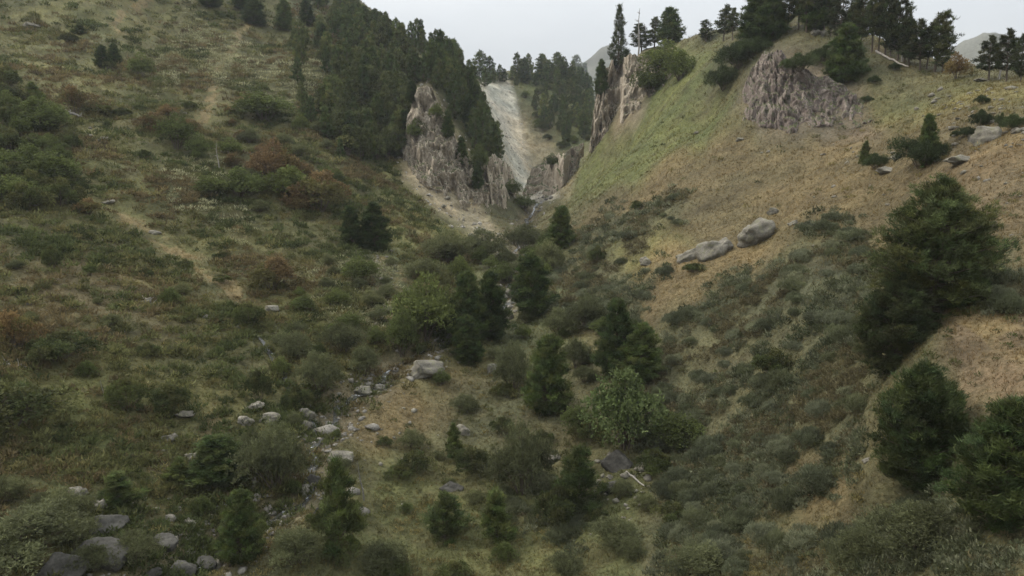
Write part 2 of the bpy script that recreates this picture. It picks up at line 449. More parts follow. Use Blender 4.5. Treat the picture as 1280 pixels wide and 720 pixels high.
for pix, wd in TRACKS:
    DT = np.minimum(DT, dist_to(polyline(pix), GX, GY, 6) / max(wd, 0.8))
for pix, wd in TRACKS:
    m = (0.8 * sm(-0.7, 0.35, fbm(GX / 2.5, GY / 2.5, 0, 3, 61)) * (1 - sm(0.2 * wd, 1.5 * wd, dist_to(polyline(pix), GX, GY, 6) + 0.5 * wd * fbm(GX / 1.5, GY / 1.5, 0, 2, 62))))[..., None]
    ALB = ALB * (1 - m) + C_DRY * 1.25 * m
m = ((1 - sm(1.0, 3.2, DS + 0.9 * fbm(GX / 1.6, GY / 1.6, 0, 3, 12))) * 0.62)[..., None]
ALB = ALB * (1 - m) + C_TALUS * 0.62 * m
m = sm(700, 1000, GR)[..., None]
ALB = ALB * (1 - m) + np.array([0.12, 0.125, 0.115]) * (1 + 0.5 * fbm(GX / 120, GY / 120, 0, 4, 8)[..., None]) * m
run = fbm(GA * 150, GL * 7, 0, 4, 66)[..., None]
ALB *= 1 + 0.17 * run * sm(0.2, 0.3, ALB[..., :1])
ALB = np.clip(ALB, 0.01, 0.7)

na, nl = GX.shape
ii = np.arange(na * nl).reshape(na, nl)
F = np.stack([ii[:-1, :-1], ii[:-1, 1:], ii[1:, 1:], ii[1:, :-1]], -1).reshape(-1, 4)
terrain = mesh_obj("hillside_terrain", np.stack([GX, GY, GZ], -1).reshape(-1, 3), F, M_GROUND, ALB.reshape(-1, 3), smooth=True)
terrain["kind"] = "structure"

# ------------------------------------------------------------------ cliffs: rock faces standing proud of the slope
def cliff(name, bottom, top, mat, lean, depth, seed, nu=150, nv=110, flute=1.2, edge=6.0, blk=3.0, proud=0.0):
    """bottom / top: photo pixels along the foot and the brow; the face leans back 'lean' metres and caps back 'depth' metres"""
    B = np.array([at(*p) for p in bottom])
    u = np.linspace(0, 1, nu)
    def along(arr):
        s = np.linspace(0, 1, len(arr)); arr = np.array(arr, float)
        return np.stack([np.interp(u, s, arr[:, k]) for k in range(arr.shape[1])], 1)
    Bp, Tp = along(bottom), along(top)
    rb = np.interp(u, np.linspace(0, 1, len(B)), np.hypot(B[:, 0], B[:, 1]))
    rb = np.minimum(rb, np.sort(rb)[nu // 6] + 16)
    rb = rb - proud
    k = np.ones(9) / 9
    rb = np.convolve(np.pad(rb, 4, 'edge'), k, 'valid')
    V = np.zeros((nu, nv, 3))
    nf = int(nv * 0.78)
    for i in range(nu):
        e = min(u[i], 1 - u[i]) * 2
        back = edge * (1 - sm(0, 0.22, e))
        for j in range(nv):
            if j < nf:
                v = -0.3 + 1.3 * j / (nf - 1)          # starts below ground, so the foot follows the turf
                px = Bp[i, 0] + (Tp[i, 0] - Bp[i, 0]) * v; py = Bp[i, 1] + (Tp[i, 1] - Bp[i, 1]) * v
                r = rb[i] + lean * max(v, 0) ** 0.8 + back
            else:
                q = (j - nf + 1) / (nv - nf)
                px, py = Tp[i]; r = rb[i] + lean + back
            a, t, _ = ray(px, py)
            z = t * r
            if j >= nf:
                r += depth * q; z -= 0.18 * depth * q * q * 2
            V[i, j] = (r * sin(a), r * cos(a), z)
    X, Y, Z = V[..., 0], V[..., 1], V[..., 2]
    w_ = np.hypot(X[-1, 0] - X[0, 0], Y[-1, 0] - Y[0, 0]); U = u[:, None] * w_ + 0 * X
    wob = fbm(U / 9, Z / 9, seed, 3, seed)
    rid = np.abs(fbm(U / 2.4 + 0.9 * wob, Z / 7 + 0.4 * wob, seed, 5, seed + 5, 0.6))
    blkn = fbm(U / blk, Z / (blk * 1.1), seed, 6, seed + 9, 0.62)
    s1 = fbm(U / (blk * 1.5) + wob, Z / (blk * 1.6) + 0.5 * wob, seed, 3, seed + 3); step = np.floor(s1 * 5) / 5
    s2 = fbm(U / (blk * 0.5) + wob, Z / (blk * 0.6) + wob, seed, 2, seed + 4); step2 = np.floor(s2 * 3) / 3
    bed_ = Z / (blk * 0.9) + 0.35 * U / blk + 0.8 * wob; ledge = (bed_ - np.floor(bed_)) ** 3
    big_ = fbm(U / 14, Z / 16, seed, 2, seed + 13)
    d = flute * (1.0 * (0.5 - rid) + 0.9 * blkn + 1.2 * step + 0.55 * step2 - 0.35 * ledge + 0.45 * big_)
    fade = np.ones(nv); fade[nf:] = np.linspace(0.7, 0.2, nv - nf)
    d = d * fade[None]
    dirx, diry = -np.sin(np.arctan2(X, Y)), -np.cos(np.arctan2(X, Y))
    V[..., 0] += dirx * d; V[..., 1] += diry * d; V[..., 2] += 0.35 * d * fade[None] + 0.25 * flute * blkn * fade[None]
    id_ = np.arange(nu * nv).reshape(nu, nv)
    Fc = np.stack([id_[:-1, :-1], id_[1:, :-1], id_[1:, 1:], id_[:-1, 1:]], -1).reshape(-1, 4)
    o = mesh_obj(name, V.reshape(-1, 3), Fc, mat)
    o["kind"] = "structure"
    CLIFFS.append((V.reshape(-1, 3), Fc))
    return o
CLIFFS = []
cliff("rock_cliff", [(506,214),(534,230),(567,250),(598,264),(628,272)], [(499,156),(511,142),(523,112),(538,108),(552,134),(566,165),(582,195),(602,214),(628,226)], M_CLIFF, 12, 14, 3, 260, 190, 1.1, 3, 2.4, 0.8)
cliff("rock_cliff", [(612,262),(632,262),(650,250)], [(604,205),(618,192),(640,212)], M_CLIFF, 6, 10, 8, 80, 80, 0.7, 4, 2.0)
cliff("rock_cliff", [(738,172),(752,164),(775,152),(815,118),(845,95)], [(746,104),(758,84),(772,74),(790,68),(815,66),(840,72)], M_CLIFF, 9, 14, 12, 200, 150, 1.2, 2, 2.4)
cliff("rock_cliff", [(918,152),(950,157),(985,162),(1030,157),(1080,148)], [(920,132),(938,88),(956,62),(972,64),(1000,84),(1040,100),(1086,124)], M_CLIFF2, 9, 12, 21, 260, 190, 0.6, 4, 1.7, 0.6)
cliff("rock_cliff", [(654,240),(678,247),(704,238),(724,206)], [(664,212),(688,196),(708,188),(730,176)], M_CLIFF, 10, 14, 33, 110, 70, 0.9, 4, 2.2)
cliff("rock_cliff", [(1022,162),(1050,160),(1098,148)], [(1026,128),(1062,116),(1094,130)], M_CLIFF2, 7, 10, 45, 110, 90, 0.6, 3, 1.6, 0.4)
from mathutils.bvhtree import BVHTree
from mathutils import Vector
_BV = [BVHTree.FromPolygons(cv.tolist(), cf.tolist()) for cv, cf in CLIFFS]
def at(px, py):
    """where the sight line meets the hillside or a cliff"""
    a, l = hit(px, py); r = math.exp(l)
    p = np.array([r * sin(a), r * cos(a), 0.0]); p[2] = float(ground_z(p[0], p[1]))
    a, t, _ = ray(px, py); d = Vector((sin(a), cos(a), t)).normalized()
    for bv in _BV:
        h = bv.ray_cast(Vector((0, 0, 0)), d)
        if h[0] is not None and h[3] < np.linalg.norm(p):
            p = np.array(h[0])
    return p
# ------------------------------------------------------------------ plant shapes (unit height, copied and scaled below)
def unit(v):
    return v / (np.linalg.norm(v, axis=-1, keepdims=True) + 1e-9)

def blades(P, D, L, W, n, spread, col, g, cvar=0.25, two=False):
    """n needle sprays / leaves at every tuft point P, pointing along D within 'spread'"""
    m = len(P)
    P = np.repeat(P, n, 0); D = np.repeat(D, n, 0)
    L = np.repeat(np.broadcast_to(L, m), n) * g.uniform(0.6, 1.25, m * n); W = np.repeat(np.broadcast_to(W, m), n)
    d = unit(D + spread * g.normal(size=P.shape))
    s = unit(np.cross(d, g.normal(size=P.shape)))
    P = P + 0.25 * L[:, None] * g.normal(size=P.shape)
    e = P + d * L[:, None]
    c = np.repeat(col, n, 0) * g.uniform(1 - cvar, 1 + cvar, (m * n, 1))
    if two:                                           # a lozenge leaf
        mid = (P + e) / 2
        V = np.stack([P, mid + s * W[:, None] / 2, e, mid - s * W[:, None] / 2], 1).reshape(-1, 3)
        k = np.arange(m * n) * 4
        F = np.concatenate([np.stack([k, k + 1, k + 2], 1), np.stack([k, k + 2, k + 3], 1)])
        C = np.repeat(c, 4, 0)
    else:
        V = np.stack([P - s * W[:, None] / 2, P + s * W[:, None] / 2, e], 1).reshape(-1, 3)
        F = np.arange(m * n * 3).reshape(-1, 3)
        C = np.repeat(c, 3, 0)
    return V, F, C

def tube(pts, rad, sides=6):
    pts, rad = np.array(pts, float), np.array(rad, float)
    n = len(pts)
    t = unit(np.gradient(pts, axis=0))
    ref = np.array([1.0, 0.13, 0.07]) if abs(t[0][2]) > 0.7 else np.array([0, 0, 1.0])
    a = unit(np.cross(t, ref)); b = np.cross(t, a)
    th = np.arange(sides) * 2 * pi / sides
    V = (pts[:, None] + rad[:, None, None] * (np.cos(th)[None, :, None] * a[:, None] + np.sin(th)[None, :, None] * b[:, None])).reshape(-1, 3)
    i, j = np.meshgrid(np.arange(n - 1), np.arange(sides), indexing='ij')
    q = np.stack([i * sides + j, i * sides + (j + 1) % sides, (i + 1) * sides + (j + 1) % sides, (i + 1) * sides + j], -1).reshape(-1, 4)
    F = np.concatenate([q[:, [0, 1, 2]], q[:, [0, 2, 3]]])
    return V, F

def join(parts):
    V, F, C, k = [], [], [], 0
    for p in parts:
        V.append(p[0]); F.append(p[1] + k); k += len(p[0])
        if len(p) > 2: C.append(p[2])
    return (np.concatenate(V), np.concatenate(F)) + ((np.concatenate(C),) if C else ())

def conifer(seed, R=0.28, base=0.05, shape=0.9, nbr=120, per=14, nb=8, L=0.035, W=0.006, tone=(0.024, 0.034, 0.015), top=0.35, lobes=0.3, up=0.3, gap=0.0, belly=False):
    """a pine of height 1: bent trunk, whorled limbs, needle sprays along the side twigs"""
    g = np.random.default_rng(seed)
    z = np.linspace(0, 0.985, 14)
    bend = np.stack([0.02 * np.sin(z * 3 + g.uniform(0, 6)), 0.02 * np.sin(z * 2.4 + g.uniform(0, 6)), z], 1); bend[:, :2] -= bend[0, :2]; bend[0, 2] = -0.04
    trunk = [tube(bend, np.interp(z, [0, 0.08, 1], [0.022, 0.017, 0.003]), 7)]
    tone = np.array(tone)
    P, D, C, S = [], [], [], []
    tone = tone * 2.1
    lob = g.uniform(1 - lobes, 1 + lobes, (9, 7))
    for i in range(nbr):
        f = (i + g.uniform(0, 1)) / nbr
        h = base + (0.985 - base) * f
        az = i * 2.39996 + g.normal(0, 0.35)
        k = lob[int(f * 8.99), int((az % (2 * pi)) / (2 * pi) * 6.99)]
        if g.uniform() < gap: continue
        prof = ((1 - f) ** shape * (1 - top) + top * math.sqrt(max(0.0, 1 - f ** 3))) * min(1, 0.45 + f * 4.5)
        if belly: prof = max(0.06, math.sin(pi * (0.2 + 0.81 * f)))
        l = max(0.03, R * prof * k * g.uniform(0.75, 1.12))
        o = np.array([np.interp(h, z, bend[:, 0]), np.interp(h, z, bend[:, 1]), h])
        el = g.normal(up * (0.25 + 0.9 * f), 0.12)
        out = np.array([cos(az) * cos(el), sin(az) * cos(el), sin(el)])
        side = np.array([-sin(az), cos(az), 0])
        tip = o + out * l + np.array([0, 0, 0.12 * l])
        mid = o + out * l * 0.5 - np.array([0, 0, 0.02 * l])
        if l > 0.05: trunk.append(tube([o, mid, tip], [0.0055 * (0.4 + l / R), 0.004 * (0.4 + l / R), 0.001], 4))
        m = max(4, int(per * l / R + 3))
        mc = max(2, m // 6)
        s = g.uniform(0.2, 1.0, mc) ** 0.6; s[0] = 1.0
        wd = l * 0.46 * (1.05 - s) + 0.010
        off = g.uniform(-1, 1, mc) * wd
        ce = o + out * l * s[:, None] + side * off[:, None]
        ce[:, 2] += 0.12 * l * s * s + g.normal(0.01, 0.008 + 0.05 * l, mc)
        who = g.integers(0, mc, m)
        cr_ = 0.30 * L + 0.05 * l
        p = ce[who] + g.normal(size=(m, 3)) * np.array([cr_, cr_, cr_ * 0.55])
        d = unit(out * 0.6 + side * (np.sign(off[who]) * 0.45)[:, None] + np.array([0, 0, 0.75]))
        P.append(p); D.append(d)
        C.append(tone * g.uniform(0.8, 1.25) * g.uniform(0.6, 1.5, mc)[who][:, None] * np.array([g.uniform(0.9, 1.2), 1, g.uniform(0.8, 1.1)]))
        S.append(np.full(m, 1.0))
    P.append(np.array([[bend[-1, 0], bend[-1, 1], 0.97], [bend[-1, 0], bend[-1, 1], 0.94]])); D.append(np.array([[0, 0, 1.0]] * 2)); C.append(np.tile(tone, (2, 1)))
    P, D, C = np.concatenate(P), np.concatenate(D), np.concatenate(C)
    return join(trunk), blades(P, D, L, W, nb, 0.55, C, g)

def shrub(seed, wide=0.6, lobes=7, per=120, nb=5, L=0.05, W=0.03, tone=(0.06, 0.075, 0.03), hollow=0.55, low=0.0, tone2=None, up=0.2):
    """a many-stemmed bush of height 1: stems fork to uneven leaf masses"""
    g = np.random.default_rng(seed)
    tone = np.array(tone) * 1.9; tone2 = None if tone2 is None else np.array(tone2) * 1.9
    stems, P, D, C = [], [], [], []
    for i in range(lobes):
        a = i * 2.4 + g.uniform(-0.5, 0.5); q = math.sqrt((i + 0.3) / lobes)
        rr = g.uniform(0.24, 0.40) * (1 if wide > 0.4 else 0.7)
        c = np.array([cos(a) * q * wide * 0.75, sin(a) * q * wide * 0.75, g.uniform(0.42, 0.70) * (1.05 - 0.4 * q) + low])
        if i == 0: c[2] = 1 - rr * 0.9
        sc = np.array([rr * g.uniform(0.8, 1.3), rr * g.uniform(0.8, 1.3), rr * g.uniform(0.75, 1.1)])
        stems.append(tube([np.array([cos(a) * 0.04, sin(a) * 0.04, -0.06]), c * np.array([0.5, 0.5, 0.55]), c + np.array([0, 0, rr * 0.5])], [0.018, 0.011, 0.003], 5))
        for _ in range(3):
            stems.append(tube([c * np.array([0.55, 0.55, 0.6]), c, c + sc * unit(g.normal(size=3)) * 0.9], [0.008, 0.005, 0.001], 4))
        n = unit(g.normal(size=(per, 3))); n[:, 2] = np.where(n[:, 2] < -0.5, -n[:, 2], n[:, 2])
        rad = g.uniform(hollow, 1.0, per)[:, None] * (1 + 0.28 * fbm(n[:, 0] * 2.2 + i, n[:, 1] * 2.2, n[:, 2] * 2.2, 2, seed))[:, None]
        p = c + n * sc * rad
        p[:, 2] = np.maximum(p[:, 2], 0.03 + 0.05 * g.uniform(size=per))
        t = tone if tone2 is None or g.uniform() < 0.55 else np.array(tone2)
        cl = t * g.uniform(0.75, 1.3)
        cc = cl * (1 + 0.35 * fbm(p[:, 0] * 9, p[:, 1] * 9, p[:, 2] * 9, 2, seed + 2))[:, None]
        P.append(p); D.append(unit(n + np.array([0, 0, up]))); C.append(np.clip(cc, 0.006, 1))
    P, D, C = np.concatenate(P), np.concatenate(D), np.concatenate(C)
    return join(stems), blades(P, D, L, W, nb, 0.7, C, g, two=True)

def cushion_pts(g, n, R, Hh, flat=0.15):
    a = g.uniform(0, 2 * pi, n); e = np.arccos(g.uniform(flat, 1, n))
    d = np.stack([np.sin(e) * np.cos(a), np.sin(e) * np.sin(a), np.cos(e)], 1)
    return d

def broom(seed, nb=5, n=150, L=0.2, W=0.03, tone=(0.085, 0.098, 0.066)):
    """a low cushion of upright twigs, height 1, radius about 1: several knobbly heads"""
    g = np.random.default_rng(seed); tone = np.array(tone) * 1.9; P, D, C = [], [], []
    for i in range(8):
        a = i * 2.4; q = math.sqrt(i / 8) * 0.75
        c = np.array([cos(a) * q, sin(a) * q, 0.0]); hh = (1 - 0.45 * q) * g.uniform(0.75, 1.1); rr = g.uniform(0.34, 0.5)
        d = cushion_pts(g, n // 8 * 2, 1, 1)
        p = c + d * np.array([rr, rr, hh]) * (0.8 + 0.2 * g.uniform(size=len(d)))[:, None]
        P.append(p); D.append(unit(d + np.array([0, 0, 0.9]))); C.append(np.tile(tone * g.uniform(0.7, 1.35), (len(d), 1)))
    P, D, C = np.concatenate(P), np.concatenate(D), np.concatenate(C)
    return blades(P, D, L, W, nb, 0.35, C, g)

def ico(sub):
    import bmesh
    bm = bmesh.new(); bmesh.ops.create_icosphere(bm, subdivisions=sub, radius=1.0)
    V = np.array([v.co[:] for v in bm.verts]); F = np.array([[v.index for v in f.verts] for f in bm.faces]); bm.free()
    return V, F

def rock_shape(seed, sub=4, cuts=9, rough=0.10, flat=1.0):
    g = np.random.default_rng(seed)
    V, F = ico(sub)
    for _ in range(cuts):
        n = unit(g.normal(size=3) * np.array([1, 1, 0.8 * flat])); d = g.uniform(0.36, 0.74)
        s = V @ n
        V = V - np.where(s > d, (s - d) * 0.94, 0)[:, None] * n
    nr = unit(V)
    V = V + nr * (rough * fbm(V[:, 0] * 2.3 + seed, V[:, 1] * 2.3, V[:, 2] * 2.3, 5, seed))[:, None]
    V = V - nr * (0.5 * rough * np.abs(fbm(V[:, 0] * 1.2 + seed, V[:, 1] * 1.2, V[:, 2] * 4, 4, seed + 3)))[:, None]
    V -= (V.max(0) + V.min(0)) / 2
    V /= (V.max(0) - V.min(0)) / 2
    return V, F

# ------------------------------------------------------------------ placing things
def meshes_of(name, builder):
    o = builder
    return o

class Kind:
    """one kind of plant: a few grown shapes, each with its parts; copies share the mesh data"""
    def __init__(self, name, category, variants, aspect):
        self.name, self.category, self.variants, self.aspect = name, category, variants, aspect
        wd = []
        for va in variants:
            me = va if not isinstance(va, list) else va[-1][1]
            q = np.empty(len(me.vertices) * 3, np.float32); me.vertices.foreach_get("co", q); q = q.reshape(-1, 3)
            wd.append(2 * np.percentile(np.hypot(q[:, 0], q[:, 1]), 97) / np.percentile(q[:, 2], 99.7))
        self.aspect = float(np.mean(wd)); self.n = 0
    def put(self, pos, H, width=None, label=None, group=None, sink=0.0, tilt=(0, 0), rz=None):
        v = self.variants[int(rng.integers(len(self.variants)))]
        root = bpy.data.objects.new(self.name, None)
        COL.objects.link(root)
        root.empty_display_size = 0.3
        root.location = (pos[0], pos[1], pos[2] - sink)
        root.rotation_euler = (tilt[0], tilt[1], rng.uniform(0, 2 * pi) if rz is None else rz)
        s = H if width is None else width / self.aspect
        root.scale = (s, s, H)
        root["label"] = label; root["category"] = self.category
        if group: root["group"] = group
        for pn, me in v:
            c = bpy.data.objects.new(pn, me); COL.objects.link(c); c.parent = root
        self.n += 1
        return root

class Single(Kind):
    """a kind seen too small for parts: one mesh per copy"""
    def put(self, pos, H, width=None, label=None, group=None, sink=0.0, tilt=(0, 0), rz=None):
        me = self.variants[int(rng.integers(len(self.variants)))]
        o = bpy.data.objects.new(self.name, me); COL.objects.link(o)
        o.location = (pos[0], pos[1], pos[2] - sink)
        o.rotation_euler = (tilt[0], tilt[1], rng.uniform(0, 2 * pi) if rz is None else rz)
        s = H if width is None else width / self.aspect
        o.scale = (s, s, H)
        o["label"] = label; o["category"] = self.category
        if group: o["group"] = group
        return o

def data_of(name, V, F, mat, C=None, smooth=False, matid=None):
    o = mesh_obj(name, V, F, mat, C, smooth=smooth, matid=matid); me = o.data; bpy.data.objects.remove(o); return me

def tree_variants(specs, crown_mat):
    r = []
    for kw, fn in specs:
        (tv, tf), (cv, cf, cc) = fn(**kw)
        r.append([("trunk" if fn is conifer else "stem", data_of("trunk", tv, tf, M_BARK, smooth=True)), ("crown", data_of("crown", cv, cf, crown_mat, cc))])
    return r
def single_variants(specs, crown_mat):
    r = []
    for kw, fn in specs:
        (tv, tf), (cv, cf, cc) = fn(**kw)
        V, F, C = join([(tv, tf, np.tile([0.10, 0.08, 0.06], (len(tv), 1))), (cv, cf, cc)])
        mid = np.concatenate([np.zeros(len(tf), int), np.ones(len(cf), int)])
        r.append(data_of("tree", V, F, [M_BARK, crown_mat], C, matid=mid))
    return r

HERO = dict(nbr=190, per=46, nb=12, L=0.032, W=0.0052, tone=(0.026, 0.034, 0.0165))
K_BIGPINE = Kind("pine_tree", "pine tree", tree_variants([(dict(seed=1, R=0.33, base=0.02, belly=True, lobes=0.16, **HERO), conifer), (dict(seed=2, R=0.33, base=0.02, belly=True, lobes=0.18, **HERO), conifer)], M_NEEDLE), 0.66)
K_CONE = Kind("pine_tree", "pine tree", tree_variants([(dict(seed=s, R=0.30, base=0.02, shape=0.85, top=0.35, lobes=0.25, up=0.5, nbr=150, per=36, nb=11, L=0.042, W=0.0072, tone=(0.026, 0.038, 0.016)), conifer) for s in (3, 4, 5)], M_NEEDLE), 0.56)
K_EGG = Kind("pine_tree", "pine tree", tree_variants([(dict(seed=44, R=0.30, base=0.015, belly=True, lobes=0.14, up=0.6, nbr=170, per=38, nb=11, L=0.042, W=0.0068, tone=(0.021, 0.030, 0.013)), conifer)], M_NEEDLE), 0.56)
K_YOUNG = Kind("pine_sapling", "young pine", tree_variants([(dict(seed=s, R=0.33, base=0.02, shape=1.0, top=0.25, lobes=0.4, up=0.8, nbr=64, per=26, nb=11, L=0.07, W=0.011, gap=0.12, tone=(0.03, 0.042, 0.017)), conifer) for s in (6, 7, 8)], M_NEEDLE), 0.6)
K_DWARF = Kind("dwarf_pine", "dwarf pine", tree_variants([(dict(seed=s, wide=1.1, lobes=9, per=110, nb=10, L=0.13, W=0.016, tone=(0.024, 0.034, 0.016), hollow=0.7, up=0.7), shrub) for s in (9, 10)], M_NEEDLE), 2.3)
K_RIDGE = Kind("pine_tree", "pine tree", tree_variants([(dict(seed=s, R=0.2, base=0.16 + 0.07 * (s % 3), shape=0.9, top=0.3, lobes=0.45, nbr=80, per=20, nb=9, L=0.042, W=0.009, gap=0.15, up=0.4, tone=(0.022, 0.028, 0.015)), conifer) for s in (11, 12, 13, 14)], M_NEEDLE), 0.36)
K_FIR = Kind("fir_tree", "fir tree", tree_variants([(dict(seed=s, R=0.2, base=0.06, shape=1.0, top=0.15, lobes=0.3, nbr=90, per=18, nb=8, L=0.042, W=0.009, up=-0.05, tone=(0.022, 0.029, 0.016)), conifer) for s in (15, 16)], M_NEEDLE), 0.36)
K_WOOD = Single("pine_tree", "pine tree", single_variants([(dict(seed=s, R=0.27, base=0.06, shape=0.75, top=0.45, lobes=0.35, nbr=60, per=18, nb=8, L=0.055, W=0.014, up=0.35, tone=t), conifer) for s, t in ((17, (0.030, 0.043, 0.019)), (18, (0.035, 0.046, 0.022)), (19, (0.027, 0.040, 0.019)), (20, (0.041, 0.054, 0.024)))], M_NEEDLE), 0.52)
BUSH = dict(lobes=9, per=170, nb=5)
K_GREEN = Kind("leafy_shrub", "shrub", tree_variants([(dict(seed=s, wide=0.55, L=0.05, W=0.03, tone=(0.042, 0.056, 0.021), **BUSH), shrub) for s in (21, 22, 23)], M_LEAF), 1.25)
K_LIME = Kind("leafy_shrub", "shrub", tree_variants([(dict(seed=s, wide=0.5, L=0.05, W=0.03, tone=(0.048, 0.070, 0.030), tone2=(0.042, 0.058, 0.027), **BUSH), shrub) for s in (24, 25)], M_LEAF), 1.2)
K_WILLOW = Kind("willow_shrub", "willow", tree_variants([(dict(seed=s, wide=0.7, L=0.065, W=0.014, tone=(0.056, 0.066, 0.038), tone2=(0.046, 0.054, 0.030), lobes=10, per=200, nb=7, up=0.7, hollow=0.4), shrub) for s in (26, 27, 28)], M_LEAF), 1.5)
K_RUST = Kind("autumn_shrub", "shrub", tree_variants([(dict(seed=s, wide=0.8, L=0.055, W=0.032, tone=t1, tone2=t2, **BUSH), shrub) for s, t1, t2 in ((29, (0.064, 0.049, 0.027), (0.050, 0.050, 0.023)), (30, (0.066, 0.049, 0.029), (0.058, 0.049, 0.025)))], M_LEAF), 1.7)
K_DARK = Kind("dark_scrub_bush", "shrub", tree_variants([(dict(seed=s, wide=1.0, L=0.07, W=0.035, tone=(0.030, 0.040, 0.017), tone2=(0.04, 0.046, 0.02), **BUSH), shrub) for s in (31, 32)], M_LEAF), 2.1)
_bv = []
for s, t in ((33, (0.056, 0.068, 0.048)), (34, (0.048, 0.058, 0.038)), (35, (0.070, 0.082, 0.062))):
    _bv.append(data_of("broom", *(lambda q: (q[0], q[1], M_LEAF, q[2]))(broom(s, nb=7, n=330, L=0.17, W=0.028, tone=t))))
K_BROOM = Single("broom_shrub", "broom shrub", _bv, 2.1)

def view_scale(px, py):
    p = at(px, py); _, _, dep = ray(px, py)
    return math.hypot(p[0], p[1]) * dep / FOC                  # metres per photo pixel there

def grow(kind, px, py, hp, wp, label, group=None, sink=None, tilt=(0, 0)):
    p = at(px, py); k = view_scale(px, py)
    H = hp * k * 1.02; W = wp * k * 0.98
    return kind.put(p, H, W, label, group, sink=0.04 * H if sink is None else sink, tilt=tilt)

G_NEAR = "pines on the near right slope"
grow(K_BIGPINE, 1158, 402, 178, 150, "tall broad round-topped pine on the right slope beside the bare tan ground", G_NEAR)
grow(K_BIGPINE, 1112, 462, 122, 96, "middle pine standing just below and left of the tall round-topped pine", G_NEAR)
grow(K_EGG, 1142, 604, 156, 102, "dense egg-shaped dark pine below the tall round-topped pine", G_NEAR)
grow(K_CONE, 1246, 652, 160, 128, "wide dark pine at the lower right edge beside the egg-shaped pine", G_NEAR)
grow(K_YOUNG, 1190, 560, 62, 36, "thin see-through pine sapling between the two lowest dark pines on the right")
grow(K_DWARF, 1150, 210, 40, 74, "wide dark bushy pine mound with an upright leader among the slope boulders")
grow(K_CONE, 1158, 207, 62, 26, "narrow upright dark pine rising out of the wide bushy mound among boulders")
grow(K_DWARF, 1094, 211, 18, 30, "small dark pine bush left of the wide mound on the dry slope")
grow(K_YOUNG, 1080, 206, 28, 16, "small thin dark pine left of the bushy mound on the dry slope")
for x, y, h, wd, l in ((1226, 160, 22, 26, "small dark pine bush behind the mauve boulder on the right slope"), (1205, 172, 12, 30, "low dark bush left of the mauve boulder"), (1266, 163, 18, 34, "dark low bush at the right edge above the boulders"), (1250, 158, 16, 14, "tiny dark pine right of the mauve boulder")):
    grow(K_DWARF, x, y, h, wd, l)
# valley floor
grow(K_CONE, 682, 516, 98, 62, "dense single cone-shaped pine in the middle of the valley floor")
grow(K_CONE, 768, 470, 96, 56, "taller pointed pine behind the light green bush at the foot of the right slope")
grow(K_CONE, 802, 476, 72, 56, "shorter pine on the right of the pointed pine behind the light green bush")
grow(K_LIME, 782, 560, 104, 108, "light yellow-green round bush in front of the two pines")
grow(K_CONE, 665, 396, 78, 54, "dark pine right of the little rocky cascade")
grow(K_CONE, 614, 422, 82, 50, "dark pine left of the little rocky cascade")
grow(K_CONE, 584, 432, 92, 50, "tall dark pine rising behind the pale valley boulder")
grow(K_CONE, 586, 456, 62, 42, "pine standing in front of the tall dark one right of the pale boulder")
grow(K_GREEN, 530, 424, 80, 92, "broad leafy green bush with a dark hollow underneath left of the pines")
grow(K_GREEN, 503, 446, 58, 44, "upright leafy bush at the left foot of the broad green bush")
grow(K_WILLOW, 642, 486, 60, 56, "pale green bush between the middle cone-shaped pine and the cascade pines")
grow(K_CONE, 470, 312, 58, 42, "dark pine with a rounded top on the grassy slope below the tan cliff")
grow(K_CONE, 440, 308, 50, 30, "narrower dark pine left of the rounded one below the tan cliff")
grow(K_CONE, 700, 312, 54, 34, "dark narrow tree at the mouth of the gorge")
for x, y, h, wd, l in ((560, 330, 44, 70, "grey-green bush above the stand of valley pines"), (605, 325, 40, 62, "grey-green bush at the foot of the talus fan"), (655, 315, 38, 62, "grey-green bush filling the gorge mouth"), (685, 340, 40, 46, "rounded bush right of the gorge mouth bush"), (530, 350, 30, 50, "pale bush left of the valley pines beside the dry gully"), (735, 410, 44, 60, "bush between the cascade pine and the pointed pine"), (700, 420, 36, 50, "low bush under the pine right of the cascade"), (720, 460, 40, 46, "bush behind the middle cone-shaped pine")):
    grow(K_WILLOW, x, y, h, wd, l, "bushes along the valley stream")
grow(K_DARK, 745, 328, 20, 26, "small dark round bush alone on the yellow-green grass left of the boulders")
grow(K_DARK, 866, 341, 12, 32, "flat dark cushion bush just below the row of slope boulders")
grow(K_DARK, 796, 263, 13, 16, "tiny round olive bush at the top of the grey broom patch")
